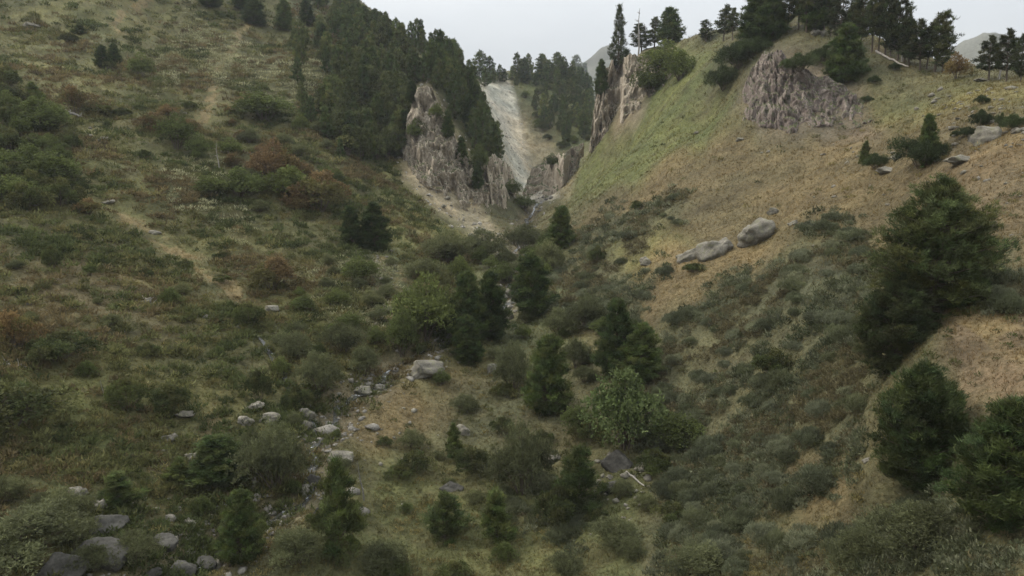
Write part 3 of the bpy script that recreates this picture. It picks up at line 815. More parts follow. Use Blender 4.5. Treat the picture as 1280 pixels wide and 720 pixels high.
# foreground
fg = [
 (K_WILLOW, 652, 616, 92, 86, "large soft grey-green willow bush at the centre of the foreground"),
 (K_YOUNG, 722, 636, 80, 62, "young green pine right of the large grey-green willow"),
 (K_DARK, 694, 656, 50, 66, "dark low bush between the willow and the young pine"),
 (K_YOUNG, 556, 674, 58, 56, "young pine among grass left of the willow in the foreground"),
 (K_YOUNG, 622, 676, 66, 48, "slim young pine in front of the large willow"),
 (K_YOUNG, 426, 686, 112, 66, "tall young pine at the lower left of centre beside the grey dead trunk"),
 (K_CONE, 300, 702, 92, 56, "young pine standing right above the rocky stream bed at the bottom"),
 (K_CONE, 276, 604, 62, 76, "dark many-stemmed pine on the bare bank left of the stream"),
 (K_YOUNG, 225, 606, 32, 36, "small pine left of the dark many-stemmed pine on the bank"),
 (K_WILLOW, 345, 610, 84, 96, "wide grey willow bush right of the dark many-stemmed pine"),
 (K_WILLOW, 312, 585, 50, 60, "grey bush rising behind the wide willow by the stream"),
 (K_YOUNG, 150, 632, 44, 52, "small dark pine bush near the two split rocks at the lower left"),
 (K_DARK, 160, 514, 44, 56, "dark green bush on the green grass at the left, first of a pair"),
 (K_DARK, 214, 515, 36, 56, "dark green bush right beside the first of the pair on the left grass"),
 (K_DARK, 324, 500, 38, 36, "dark upright bush just left of the rounded stream boulders"),
 (K_DARK, 372, 512, 30, 44, "dark bush right of the rounded stream boulders"),
 (K_WILLOW, 25, 700, 66, 150, "big grey-green willow mass at the lower left corner"),
 (K_WILLOW, 80, 660, 50, 80, "grey-green bush above the dark slabs at the lower left"),
 (K_WILLOW, 170, 700, 40, 60, "low bush right of the dark slabs at the lower left"),
 (K_DARK, 20, 530, 54, 130, "wide dark scrub mound at the left edge above the green grass"),
 (K_DARK, 70, 450, 36, 90, "dark scrub mound under the rust-coloured bush at the left edge"),
 (K_WILLOW, 400, 490, 52, 62, "grey willow bush beside the white-water brook"),
 (K_WILLOW, 372, 450, 36, 50, "small grey willow above the white-water brook"),
 (K_WILLOW, 455, 470, 40, 44, "pale willow left of the pale valley boulder"),
 (K_WILLOW, 430, 440, 40, 56, "pale willow higher up left of the dry gully"),
 (K_DARK, 312, 405, 28, 44, "dark green bush left of the white boulder by the small brook"),
 (K_DARK, 590, 590, 32, 56, "low dark bush right of the white block on the valley grass"),
 (K_YOUNG, 568, 572, 42, 26, "slim dark sapling left of the white block on the valley grass"),
 (K_DARK, 520, 590, 26, 50, "low bush on grass in the middle foreground"),
 (K_WILLOW, 515, 560, 24, 40, "faint low grey bush on the brown grass"),
 (K_WILLOW, 370, 705, 50, 76, "olive bush between the two young pines at the bottom left"),
 (K_WILLOW, 480, 715, 40, 70, "low olive bush right of the tall young pine at the bottom"),
 (K_WILLOW, 1150, 690, 66, 130, "wide grey-green broom bush in front of the egg-shaped pine"),
 (K_WILLOW, 1080, 700, 40, 70, "small grey-green bush left of the wide broom bush at the lower right"),
 (K_WILLOW, 880, 720, 40, 90, "grey-green bush cut by the bottom edge right of centre"),
 (K_WILLOW, 770, 680, 34, 70, "low grass-like bush below the grey rock outcrop"),
 (K_GREEN, 850, 560, 44, 70, "green bush at the right foot of the light yellow-green bush"),
 (K_DARK, 965, 470, 34, 50, "dark bush inside the grey broom thicket on the right slope"),
 (K_GREEN, 720, 540, 34, 44, "low green bush right of the middle cone-shaped pine"),
 (K_DARK, 820, 590, 30, 50, "dark low bush beside the fallen grey log"),
]
for k, x, y, h, wd, l in fg:
    grow(k, x, y, h, wd, l)
# left slope
ls = [
 (K_RUST, 340, 362, 44, 80, "large orange and green autumn bush in the middle of the left slope"),
 (K_RUST, 400, 264, 54, 86, "brown-red bush below the left woods"),
 (K_RUST, 340, 228, 50, 66, "orange-brown bush higher up left of the brown-red one"),
 (K_RUST, 372, 232, 36, 56, "brownish bush between the orange-brown and the brown-red bush"),
 (K_RUST, 22, 436, 52, 70, "rust-coloured bush at the left edge above dead branches"),
 (K_RUST, 96, 142, 36, 44, "ochre tree with a bleached fallen trunk at its foot"),
 (K_RUST, 195, 165, 26, 60, "rusty bush on the upper left slope left of the green hedge-like bush"),
 (K_RUST, 110, 268, 22, 36, "small brown bush on the left slope above the faint path"),
 (K_GREEN, 330, 152, 34, 84, "green hedge-like bush with a dark underside on the upper left slope"),
 (K_GREEN, 222, 186, 42, 50, "dark green bush in the middle of the upper left slope"),
 (K_GREEN, 248, 196, 28, 34, "small dark bush right of the dark green one on the upper left slope"),
 (K_GREEN, 176, 98, 30, 34, "round green bush alone on the high left meadow"),
 (K_GREEN, 360, 245, 36, 66, "dark leafy bush between the orange-brown bushes"),
 (K_GREEN, 415, 130, 34, 44, "green bush at the lower left corner of the woods"),
 (K_CONE, 128, 84, 26, 18, "first of two small dark pines high on the left meadow"),
 (K_CONE, 143, 82, 26, 18, "second of two small dark pines high on the left meadow"),
 (K_DARK, 134, 86, 12, 22, "small bush at the foot of the two small dark pines"),
 (K_YOUNG, 100, 44, 14, 18, "tiny dark pine near the top of the left meadow"),
 (K_DARK, 66, 336, 30, 26, "small dark upright bush alone on the left slope"),
 (K_GREEN, 50, 165, 40, 70, "dark green bush in the left edge scrub"),
 (K_DARK, 10, 110, 26, 36, "dark bush at the left edge high on the slope"),
 (K_DARK, 14, 160, 30, 40, "dark bush at the left edge below the highest one"),
 (K_DARK, 12, 190, 28, 50, "dark low bush at the left edge beside the green one"),
 (K_GREEN, 70, 232, 40, 66, "dark green bush with black shade right of the left edge scrub"),
 (K_GREEN, 38, 218, 36, 60, "green bush left of the shaded one in the left edge scrub"),
 (K_GREEN, 20, 250, 30, 60, "low green bush at the bottom of the left edge scrub"),
 (K_DARK, 86, 190, 26, 36, "single dark bush below the bleached fallen trunk"),
 (K_YOUNG, 42, 126, 22, 22, "small dark pine left of the ochre tree"),
 (K_DARK, 88, 55, 12, 30, "low bush high on the left meadow"),
 (K_GREEN, 300, 245, 34, 60, "leafy bush right of the bleached snag"),
 (K_GREEN, 266, 245, 24, 50, "low bush under the bleached snag"),
 (K_GREEN, 450, 350, 30, 50, "low bush on the slope left of the stone spill"),
 (K_DARK, 120, 144, 16, 40, "dark low bush put in for the shade right of the ochre tree"),  # dark bush standing in for the shade beside the ochre tree
 (K_GREEN, 212, 382, 22, 30, "small green bush right of the broken stump on the left slope"),
]
for k, x, y, h, wd, l in ls:
    grow(k, x, y, h, wd, l)
# ridge on the right and crag
ridge = [
 (K_FIR, 773, 84, 76, 26, "tall narrow fir on the left edge of the crag"),
 (K_CONE, 752, 118, 42, 18, "small fir clinging to the left face of the crag"),
 (K_RIDGE, 802, 64, 34, 30, "thin pine between the narrow fir and the round pines on the crag"),
 (K_RIDGE, 818, 56, 36, 24, "smaller round pine left of the twin crag pine"),
 (K_CONE, 838, 54, 46, 34, "full dark pine on top of the crag"),
 (K_RIDGE, 882, 54, 26, 22, "small pine in the saddle right of the crag"),
 (K_RIDGE, 904, 52, 42, 28, "broad-headed pine in the saddle left of the knoll"),
 (K_RIDGE, 916, 50, 38, 20, "thin open pine beside the broad-headed one in the saddle"),
 (K_CONE, 948, 56, 74, 56, "big dark pine at the left brow of the knoll"),
 (K_CONE, 966, 52, 62, 38, "dark pine directly right of the big one on the knoll brow"),
 (K_CONE, 1018, 40, 62, 42, "dark pine behind the two ridge boulders"),
 (K_RIDGE, 984, 40, 60, 30, "pine with a bare stem left of the ridge boulders"),
 (K_RIDGE, 998, 38, 66, 26, "tall bare-stemmed pine rising out of the frame over the knoll"),
 (K_RIDGE, 1038, 46, 58, 24, "slim pine right of the ridge boulders"),
 (K_CONE, 1057, 104, 70, 50, "dark full pine growing on the right side of the mauve cliff"),
 (K_RIDGE, 1062, 62, 56, 26, "pine on the ridge directly behind the full cliff pine"),
 (K_RIDGE, 1076, 62, 68, 28, "tall pine on the ridge right of the full cliff pine"),
 (K_RIDGE, 1090, 66, 74, 32, "tall bare-stemmed pine above the upper end of the pale log"),
 (K_RIDGE, 1106, 70, 80, 34, "tall pine over the middle of the pale log"),
 (K_RIDGE, 1122, 76, 84, 40, "tallest ragged pine over the lower end of the pale log"),
 (K_RIDGE, 1136, 82, 54, 30, "shorter pine below the tallest ragged one"),
 (K_RIDGE, 1150, 88, 60, 34, "leaning broad pine near the right end of the ridge stand"),
 (K_RIDGE, 1168, 90, 72, 46, "wide-crowned last pine at the right end of the ridge stand"),
 (K_RIDGE, 1236, 100, 52, 32, "pine on the right skyline, left one of the far group"),
 (K_RIDGE, 1258, 102, 62, 32, "taller pine on the right skyline beside the far left one"),
 (K_RIDGE, 1276, 103, 58, 30, "pine on the right skyline cut by the frame edge"),
]
for k, x, y, h, wd, l in ridge:
    grow(k, x, y, h, wd, l, "pines along the right ridge")
for x, y, h, wd in ((1008, 42, 84, 34), (1030, 46, 72, 30), (1048, 56, 74, 32), (1070, 60, 62, 28), (1098, 66, 68, 30), (1113, 72, 60, 26), (1130, 80, 66, 28), (1158, 88, 52, 28), (1178, 92, 46, 24)):
    grow(K_RIDGE, x, y - 1, h, wd, "pine in the dense row behind the front pines of the right ridge", "pines along the right ridge")
grow(K_RUST, 1196, 98, 30, 36, "round ochre-green broadleaf tree at the end of the ridge pines")
for x, y, h, wd, l in ((830, 96, 44, 60, "green bush hanging over the top of the crag"), (812, 118, 36, 44, "green bush halfway down the crag"), (850, 100, 34, 44, "dark bush on the right shoulder of the crag")):
    grow(K_GREEN, x, y, h, wd, l)
for x, y, h, wd, l in ((925, 85, 30, 66, "dark dwarf pine mat at the left side of the mauve cliff"), (905, 112, 28, 50, "lower dwarf pine mat left of the mauve cliff"), (940, 72, 22, 50, "upper dwarf pine mat under the big knoll pine"), (1000, 88, 20, 44, "olive bush on the upper part of the mauve cliff"), (1030, 78, 20, 40, "olive bush left of the full cliff pine"), (1092, 105, 9, 20, "tiny dark bush on grass right of the full cliff pine"), (1118, 88, 9, 14, "round bush on grass below the pale log"), (1228, 130, 10, 18, "small grey bush on the stony right shoulder"), (1084, 128, 8, 16, "tiny bush at the right foot of the mauve cliff")):
    grow(K_DWARF, x, y, h, wd, l)

# ------------------------------------------------------------------ woods on the left spur and in the gorge: every tree by itself
def fill(pix, spacing, n, soft=0.02):
    q = np.array([hit(*p) for p in pix])
    lo, hi = q.min(0), q.max(0)
    got = []
    for _ in range(n * 60):
        a, l = rng.uniform(lo[0], hi[0]), rng.uniform(lo[1], hi[1])
        if not in_poly(np.array([[a]]), np.array([[l]]), [tuple(v) for v in q])[0, 0] > 0: continue
        x, y = math.exp(l) * sin(a), math.exp(l) * cos(a)
        if all((x - u) ** 2 + (y - v) ** 2 > spacing ** 2 for u, v, _z in got):
            got.append((x, y, float(ground_z(x, y))))
            if len(got) >= n: break
    return got
def wood(pix, spacing, n, h0, h1, label, group, kind=None, asp=0.5):
    for p in fill(pix, spacing, n):
        H = rng.uniform(h0, h1)
        (kind or K_WOOD).put(p, H, H * asp * rng.uniform(0.72, 1.08), label, group, sink=0.03 * H, tilt=(rng.normal(0, 0.03), rng.normal(0, 0.03)))
G_W = "trees of the left woods"
K_LEAFTREE = Single("broadleaf_tree", "tree", single_variants([(dict(seed=s, wide=0.36, L=0.075, W=0.045, tone=t, tone2=t2, lobes=11, per=100, nb=4, low=0.02), shrub) for s, t, t2 in ((41, (0.04, 0.05, 0.023), (0.033, 0.043, 0.02)), (42, (0.048, 0.056, 0.027), (0.037, 0.046, 0.022)), (43, (0.034, 0.044, 0.02), (0.045, 0.05, 0.024)))], M_LEAF), 0.8)
WA = [(408, 150), (425, 100), (505, 100), (508, 150), (500, 196), (430, 196)]
wood(WA, 3.6, 40, 6, 9.5, "round mid green tree in the woods left of the tan cliff", G_W, K_LEAFTREE, 0.72)
wood(WA, 4.4, 24, 7, 11, "dark pine among round green trees left of the tan cliff", G_W)
WB = [(375, 64), (430, 24), (520, 66), (528, 105), (490, 110), (420, 98)]
wood(WB, 5.5, 34, 7, 11, "dark pine in the upper woods above the tan cliff", G_W, None, 0.6)
wood(WB, 5.5, 22, 6, 9, "round green tree in the upper woods above the tan cliff", G_W, K_LEAFTREE, 0.75)
wood([(528, 104), (556, 88), (585, 108), (602, 150), (624, 210), (618, 226), (590, 190), (552, 122)], 3.4, 62, 8, 12.5, "dark pointed pine on the steep spur between the tan cliff and the grey scree", G_W, None, 0.45)
wood([(376, 0), (440, 8), (500, 54), (560, 76), (588, 104), (560, 90), (500, 74), (430, 30)], 4.0, 46, 7, 10, "pine standing against the sky along the left ridge line", G_W)
for x, y, h, wd, l in ((262, 10, 26, 30, "dark tree at the top edge left of the pair on the slope"), (317, 32, 34, 30, "dark pine above the rounded heath brow, left of a pair"), (356, 38, 36, 24, "dark pine above the rounded heath brow, right of a pair"), (384, 32, 30, 22, "pine at the left start of the upper woods"), (300, 12, 22, 26, "dark tree at the top edge above the rounded heath brow")):
    grow(K_CONE, x, y, h, wd, l)
wood([(372, 70), (412, 98), (408, 160), (430, 205), (400, 190), (372, 120)], 6.0, 12, 5, 8, "pine at the thinning left fringe of the woods", G_W)
# bushes spread over the slope, each by itself
def bushes(pix, spacing, n, kinds, h0, h1, label, group):
    for p in fill(pix, spacing, n):
        H = rng.uniform(h0, h1); k = kinds[int(rng.integers(len(kinds)))]
        k.put(p, H, H * k.aspect * rng.uniform(0.8, 1.25), label, group, sink=0.06 * H)
G_B = "bushes of the left slope"
bushes([(0, 130), (60, 130), (95, 200), (90, 265), (0, 265)], 4, 22, [K_GREEN, K_DARK], 2.2, 4.0, "dark green bush in the scrub along the left edge of the slope", G_B)
bushes([(270, 190), (420, 170), (440, 270), (300, 275)], 4.5, 20, [K_GREEN, K_RUST, K_WILLOW], 2.0, 4.0, "mixed green or brown bush in the scrub belt below the left woods", G_B)
bushes([(120, 140), (300, 130), (320, 210), (140, 200)], 7, 12, [K_GREEN, K_RUST, K_DARK], 1.4, 2.6, "small bush in the brown scrub of the upper left slope", G_B)
bushes([(390, 330), (490, 330), (480, 440), (330, 470)], 4, 20, [K_WILLOW, K_GREEN], 1.2, 2.2, "grey-green bush between the small brook and the dry gully", G_B)
bushes([(0, 340), (280, 320), (300, 470), (0, 480)], 6, 22, [K_DARK, K_GREEN, K_WILLOW], 0.8, 1.6, "low bush in the dark heath of the lower left slope", G_B)
bushes([(560, 310), (700, 300), (690, 345), (560, 350)], 3.6, 16, [K_WILLOW, K_GREEN], 2.2, 3.6, "grey-green bush in the thicket below the gorge mouth", "bushes along the valley stream")
bushes([(480, 380), (720, 390), (840, 520), (820, 600), (560, 520)], 4.2, 26, [K_WILLOW, K_GREEN, K_DARK], 1.0, 2.0, "bush in the undergrowth around the valley floor pines", "bushes along the valley stream")
bushes([(240, 560), (420, 520), (700, 580), (860, 640), (820, 715), (240, 715)], 3.2, 34, [K_WILLOW, K_GREEN, K_DARK], 0.7, 1.4, "low bush in the rough grass of the valley foreground", "bushes of the foreground")
bushes([(0, 600), (120, 640), (120, 715), (0, 715)], 3.0, 10, [K_WILLOW], 1.2, 2.0, "grey-green willow bush in the lower left thicket", "bushes of the foreground")
G_G = "pines at the head of the gorge"
for x, h in ((600, 36), (611, 30), (624, 20), (640, 18), (653, 26), (664, 20), (676, 32), (686, 26), (697, 34), (708, 24), (719, 30), (731, 22)):
    p = at(x, 101); k = view_scale(x, 101)
    for dx in (0, 6):
        if dx: p = at(x + dx, 103 + rng.uniform(0, 8)); h *= rng.uniform(0.6, 0.9)
        (K_WOOD).put(p, h * k, h * k * rng.uniform(0.45, 0.7), "pine along the skyline at the head of the gorge", G_G, sink=0.5)
wood([(640, 94), (700, 98), (738, 112), (738, 128), (690, 118), (650, 106)], 5, 40, 9, 14, "pine along the skyline at the head of the gorge", G_G)
wood([(668, 130), (700, 122), (740, 130), (735, 172), (705, 188), (690, 165), (672, 150)], 6, 26, 8, 13, "dark pine on the green slope right of the grey scree", G_G)
bushes([(655, 122), (735, 122), (735, 182), (702, 190), (672, 165)], 5, 34, [K_GREEN, K_DARK], 2.5, 4.5, "dark bush on the green slope right of the grey scree", "bushes of the gorge")
for x, y, h, wd, l in ((600, 215, 34, 26, "green bush on the ledge of the tan cliff"), (520, 175, 26, 28, "green bush on the upper tan cliff"), (545, 150, 20, 20, "small bush on the brow of the tan cliff"), (640, 245, 20, 26, "bush at the foot of the spur beside the gorge stream"), (690, 210, 18, 20, "small bush right of the gorge stream"), (655, 262, 16, 34, "low bush across the gorge stream")):
    grow(K_GREEN, x, y, h, wd, l)

# ------------------------------------------------------------------ boulders, each its own thing
ROCKS = [data_of("boulder", *(lambda q: (q[0], q[1], M_BOULDER))(rock_shape(s, 4, 13 + s % 4, 0.14)), smooth=False) for s in range(50, 57)]
SLABS = [data_of("slab", *(lambda q: (q[0], q[1], M_SLAB))(rock_shape(s, 4, 7, 0.1)), smooth=False) for s in range(60, 63)]
def boulder(px, py, wp, hp, label, group=None, meshes=ROCKS, name="boulder", tilt=0.0, deep=0.7):
    p = at(px, py); k = view_scale(px, py)
    wx, hz = wp * k, hp * k
    o = bpy.data.objects.new(name, meshes[int(rng.integers(len(meshes)))]); COL.objects.link(o)
    o.scale = (wx / 2, wx / 2 * deep, hz * 0.6)
    o.location = (p[0], p[1], p[2] + hz * 0.16)
    o.rotation_euler = (rng.uniform(-0.15, 0.15), tilt, rng.uniform(-0.4, 0.4) - math.atan2(p[0], p[1]))
    o["label"] = label; o["category"] = "boulder"
    if group: o["group"] = group
    return o
for a in [
 (535, 470, 44, 26, "large pale flat-topped boulder on the valley floor"),
 (946, 300, 50, 34, "largest slanting pale boulder with a dark undercut in the row on the dry slope", None, ROCKS, "boulder", -0.28, 0.75),
 (893, 320, 46, 28, "rounded pale boulder in the middle of the row on the dry slope", None, ROCKS, "boulder", -0.12, 0.75),
 (857, 324, 28, 20, "small grey blocky boulder at the left end of the row on the dry slope"),
 (1232, 176, 42, 24, "mauve-grey boulder high on the right slope"),
 (1200, 204, 38, 14, "flat pale slab of rock right of the wide bushy pine mound"),
 (1106, 217, 24, 11, "low grey rock left of the wide bushy pine mound"),
 (1180, 228, 16, 8, "small rock above the tall round-topped pine"),
 (1120, 200, 14, 10, "pale rock behind the wide bushy pine mound"),
 (1272, 166, 18, 9, "pale rock at the right edge of the slope"),
 (990, 282, 12, 9, "small pale stone right of the largest slanting boulder"),
 (966, 268, 16, 10, "half buried grey stone above the largest slanting boulder"),
 (808, 330, 22, 12, "pale broken rock on the yellow-green grass left of the boulder row"),
 (338, 527, 30, 14, "rounded pale stream boulder, right one of three"),
 (309, 531, 24, 15, "grey rounded stream boulder, lower left one of three"),
 (320, 512, 24, 13, "small pale stream boulder above the other two"),
 (230, 521, 26, 10, "flat pale rock on the green grass left of the stream boulders"),
 (580, 542, 22, 14, "white block of rock on the valley grass"),
 (340, 389, 18, 10, "white boulder beside the small brook on the left slope"),
 (122, 638, 22, 18, "upright split rock at the lower left"),
 (426, 576, 34, 16, "broken pale rock on brown grass right of the stream"),
 (212, 551, 20, 10, "pale rock on the bare bank left of the stream"),
 (95, 619, 30, 12, "heap-like white rock on grass at the lower left"),
 (453, 492, 26, 14, "white-grey rock in the stream left of the pale boulder"),
 (475, 488, 16, 10, "small rock right of the white-grey stream rock"),
 (385, 523, 24, 18, "pinkish broken rock beside the stream bend"),
 (212, 651, 16, 10, "white stone on the bare bank near the bottom left"),
 (616, 466, 16, 14, "grey rock standing in the middle of the valley floor"),
 (507, 420, 20, 22, "white-grey rock at the dark hollow under the broad green bush"),
 (1018, 44, 14, 8, "pale ridge boulder, left one of two under the pines"),
 (1027, 45, 10, 8, "pale ridge boulder, right one of two under the pines"),
 (1225, 102, 16, 6, "flat pale rock on the right skyline"),
 (1082, 579, 10, 8, "white stone left of the egg-shaped pine"),
 (640, 372, 22, 18, "grey block in the little rocky cascade"),
 (632, 352, 18, 14, "brown rock at the top of the little rocky cascade"),
 (637, 400, 14, 16, "tan rock at the foot of the little rocky cascade"),
 (690, 576, 22, 9, "flat grey stone right of the large foreground willow"),
 (240, 575, 20, 12, "pale rock above the dark many-stemmed pine"),
 (183, 379, 14, 10, "small grey rock on the middle of the left slope"),
 (298, 412, 10, 6, "small white stone left of the small brook"),
 (268, 425, 12, 6, "flat pale stone further left of the small brook"),
 (255, 397, 12, 4, "low pale stone on the left slope near the end of the faint path"),
 (130, 177, 16, 6, "pale stone on the upper left slope, largest of a scatter"),
 (112, 172, 10, 5, "pale stone on the upper left slope, left of the largest"),
 (28, 300, 10, 5, "pale stone at the left edge of the slope"),
 (122, 302, 14, 5, "pale stone on the left slope above the dark upright bush"),
 (135, 254, 16, 5, "pale flat stone at the upper end of the faint path"),
 (195, 292, 18, 6, "pale flat stone in the middle of the faint path"),
 (40, 36, 20, 8, "pale rock high at the upper left"),
 (870, 168, 8, 5, "small stone on the meadow left of the mauve cliff"),
 (925, 176, 10, 5, "small pale stone on the meadow under the mauve cliff"),
 (1146, 138, 9, 5, "small pale stone right of the mauve cliff"),
]: boulder(*a)
for a in [
 (125, 704, 70, 32, "smooth dark slab at the bottom left, right one"),
 (78, 716, 60, 34, "smooth dark slab at the bottom left corner, left one"),
 (132, 660, 52, 20, "flat grey slab above the smooth dark ones at the bottom left"),
 (205, 684, 34, 18, "blue-grey rounded slab beside the rocky stream bed"),
 (225, 716, 40, 18, "dark broken block in the stream bed at the bottom edge"),
 (256, 712, 30, 18, "grey broken block in the stream bed right of the dark one"),
 (270, 696, 26, 12, "flat pinkish block in the stream bed above the broken ones"),
 (190, 720, 24, 14, "small dark block left in the stream bed at the bottom edge"),
 (772, 584, 40, 26, "grey rock outcrop above the fallen grey log"),
 (764, 612, 36, 16, "low grey rock left of the fallen grey log"),
 (400, 650, 24, 22, "dark rock in the stream gully beside the tall young pine"),
 (390, 605, 22, 18, "dark wet rock in the stream gully"),
 (565, 612, 30, 12, "brown flat rock in front of the large foreground willow"),
]: boulder(*a, meshes=SLABS, name="rock_slab")

for x, y, h, wd, l in ((560, 172, 34, 16, "pine rooted on the right edge of the tan cliff, highest of three"), (578, 206, 34, 16, "pine rooted on the right edge of the tan cliff, middle of three"), (598, 236, 34, 16, "pine rooted low on the right edge of the tan cliff"), (506, 168, 30, 20, "pine overlapping the left shoulder of the tan cliff"), (516, 128, 26, 16, "small pine at the upper left brow of the tan cliff")):
    grow(K_CONE, x, y, h, wd, l)
RUBBLE = [data_of("rock", *(lambda q: (q[0], q[1], M_BOULDER))(rock_shape(s, 2, 9, 0.12))) for s in range(70, 76)]
def rubble(x, y, s, label, group):
    o = bpy.data.objects.new("rock", RUBBLE[int(rng.integers(len(RUBBLE)))]); COL.objects.link(o)
    o.location = (x, y, float(ground_z(x, y)) + 0.12 * s); o.scale = (s * rng.uniform(0.4, 0.65), s * rng.uniform(0.35, 0.55), s * rng.uniform(0.25, 0.42))
    o.rotation_euler = (rng.normal(0, 0.2), rng.normal(0, 0.2), rng.uniform(0, 6.28)); o["label"] = label; o["category"] = "rock"; o["group"] = group
sr = np.hypot(STREAM[:, 0], STREAM[:, 1])
for _ in range(150):
    i = int(rng.integers(len(STREAM)))
    if not 42 < sr[i] < 112: continue
    q = STREAM[i] + rng.normal(0, 1.3, 2)
    rubble(q[0], q[1], 0.35 * math.exp(rng.normal(0.25, 0.45)), "pale angular rock among the rubble lining the stream", "rocks along the stream")
for pix, n, lab in (([(160, 650), (285, 640), (285, 715), (170, 715)], 30, "angular rock in the rubble of the lower left stream bed"), ([(745, 565), (825, 575), (815, 635), (735, 630)], 22, "grey rock in the stony patch around the fallen grey log"), ([(445, 318), (490, 322), (500, 350), (460, 348)], 26, "reddish rock in the stone spill below the two dark slope pines")):
    for x, y, z in fill(pix, 0.7, n):
        rubble(x, y, 0.35 * math.exp(rng.normal(0.3, 0.45)), lab, "rocks in the rubble patches")
for x, y, z in fill([(515, 226), (570, 255), (632, 300), (615, 304), (555, 262), (512, 234)], 2.5, 34):
    rubble(x, y, 1.0 * math.exp(rng.normal(0.2, 0.4)), "pale block lying on the talus below the tan cliff", "blocks on the talus")

# ------------------------------------------------------------------ dead wood
def dead_tree(px, py, hp, label, seed, lean=0.05, name="dead_tree", twigs=9, cat="dead tree", mat=None):
    g = np.random.default_rng(seed); p = at(px, py); H = hp * view_scale(px, py)
    z = np.linspace(0, 1, 9); a = g.uniform(0, 6)
    ax = np.stack([lean * z * cos(a) + 0.012 * np.sin(z * 7), lean * z * sin(a), z], 1) * H; ax[0, 2] = -0.3
    root = bpy.data.objects.new(name, None); COL.objects.link(root); root.location = p
    root["label"] = label; root["category"] = cat
    V, F = tube(ax, H * np.interp(z, [0, 1], [0.022, 0.004]), 7)
    mesh_obj("trunk", V, F, mat or M_DEAD, parent=root, smooth=True)
    for i in range(twigs):
        h = g.uniform(0.3, 0.95); th = g.uniform(0, 2 * pi); l = H * 0.22 * (1.15 - h)
        o = np.array([np.interp(h, z, ax[:, k]) for k in range(3)])
        d = np.array([cos(th), sin(th), g.uniform(-0.1, 0.6)])
        V, F = tube([o, o + d * l * 0.5, o + d * l + np.array([0, 0, 0.12 * l])], [H * 0.007, H * 0.005, H * 0.0015], 5)
        mesh_obj("branch", V, F, mat or M_DEAD, parent=root, smooth=True)
def log(p0, p1, rad_px, label, seed, name="fallen_log", twigs=0, cat="log", mat=None):
    g = np.random.default_rng(seed); a, b = at(*p0), at(*p1); k = view_scale(*p0); r = rad_px * k
    s = np.linspace(0, 1, 12)
    ax = a + (b - a) * s[:, None]
    ax[:, 2] = ground_z(ax[:, 0], ax[:, 1]) * 0.5 + np.linspace(a[2], b[2], 12) * 0.5 + r * 0.9
    ax[:, 2] = np.maximum(ax[:, 2], ground_z(ax[:, 0], ax[:, 1]) + 0.3 * r)
    ax += g.normal(0, r * 0.15, ax.shape)
    c = ax[0].copy()
    root = bpy.data.objects.new(name, None); COL.objects.link(root); root.location = c
    root["label"] = label; root["category"] = cat
    V, F = tube(ax - c, np.interp(s, [0, 1], [r, r * 0.5]), 8)
    mesh_obj("trunk", V, F, mat or M_DEAD, parent=root, smooth=True)
    ln = np.linalg.norm(b - a)
    for i in range(twigs):
        t = g.uniform(0.15, 1); o = np.array([np.interp(t, s, ax[:, q]) for q in range(3)]) - c
        d = unit(g.normal(size=3)); d[2] = abs(d[2]) * 0.8 + 0.15; l = ln * g.uniform(0.15, 0.38)
        V, F = tube([o, o + d * l * 0.5 + g.normal(0, .05 * l, 3), o + d * l], [r * 0.4, r * 0.28, r * 0.06], 5)
        mesh_obj("branch", V, F, M_DEAD, parent=root, smooth=True)
dead_tree(274, 214, 34, "slim bleached snag on the middle of the left slope", 1, 0.05, twigs=5)
dead_tree(798, 66, 56, "bare dead tree between the pines on the crag", 2, 0.03, twigs=12)
dead_tree(1127, 78, 62, "bare dead tree among the ridge pines", 3, 0.05, twigs=12)
dead_tree(1248, 100, 58, "bare dead tree behind the far right pines", 4, 0.08, twigs=12)
dead_tree(924, 52, 42, "bare grey tree in the saddle beside the knoll pine", 5, 0.1, twigs=12)
dead_tree(455, 626, 52, "grey dead trunk with snapped top right of the tall young pine", 6, 0.12, twigs=4, mat=mat_plain("grey_wood", (0.17, 0.16, 0.14), 0.9, 8))
dead_tree(130, 496, 22, "thin pale stump left of the dark bush pair", 7, 0.1, twigs=2)
dead_tree(888, 50, 24, "thin dead stem on the saddle left of the pines", 8, 0.05, twigs=4)
log((783, 592), (806, 610), 1.5, "grey fallen log lying below the rock outcrop", 11)
log((80, 141), (103, 148), 2.0, "bleached fallen trunk with root fingers under the ochre tree", 12, twigs=7)
log((1094, 66), (1136, 85), 1.5, "long pale log lying along the grassy ridge crest", 13)
log((0, 456), (34, 460), 1.2, "dead grey branches on the dark scrub at the left edge", 14, name="dead_branch", twigs=9, cat="branch")
log((178, 373), (192, 384), 1.6, "broken pale stump lying on the left slope", 15, twigs=3)
log((1010, 402), (1022, 394), 1.0, "thin grey branch in the broom thicket", 17, twigs=3)

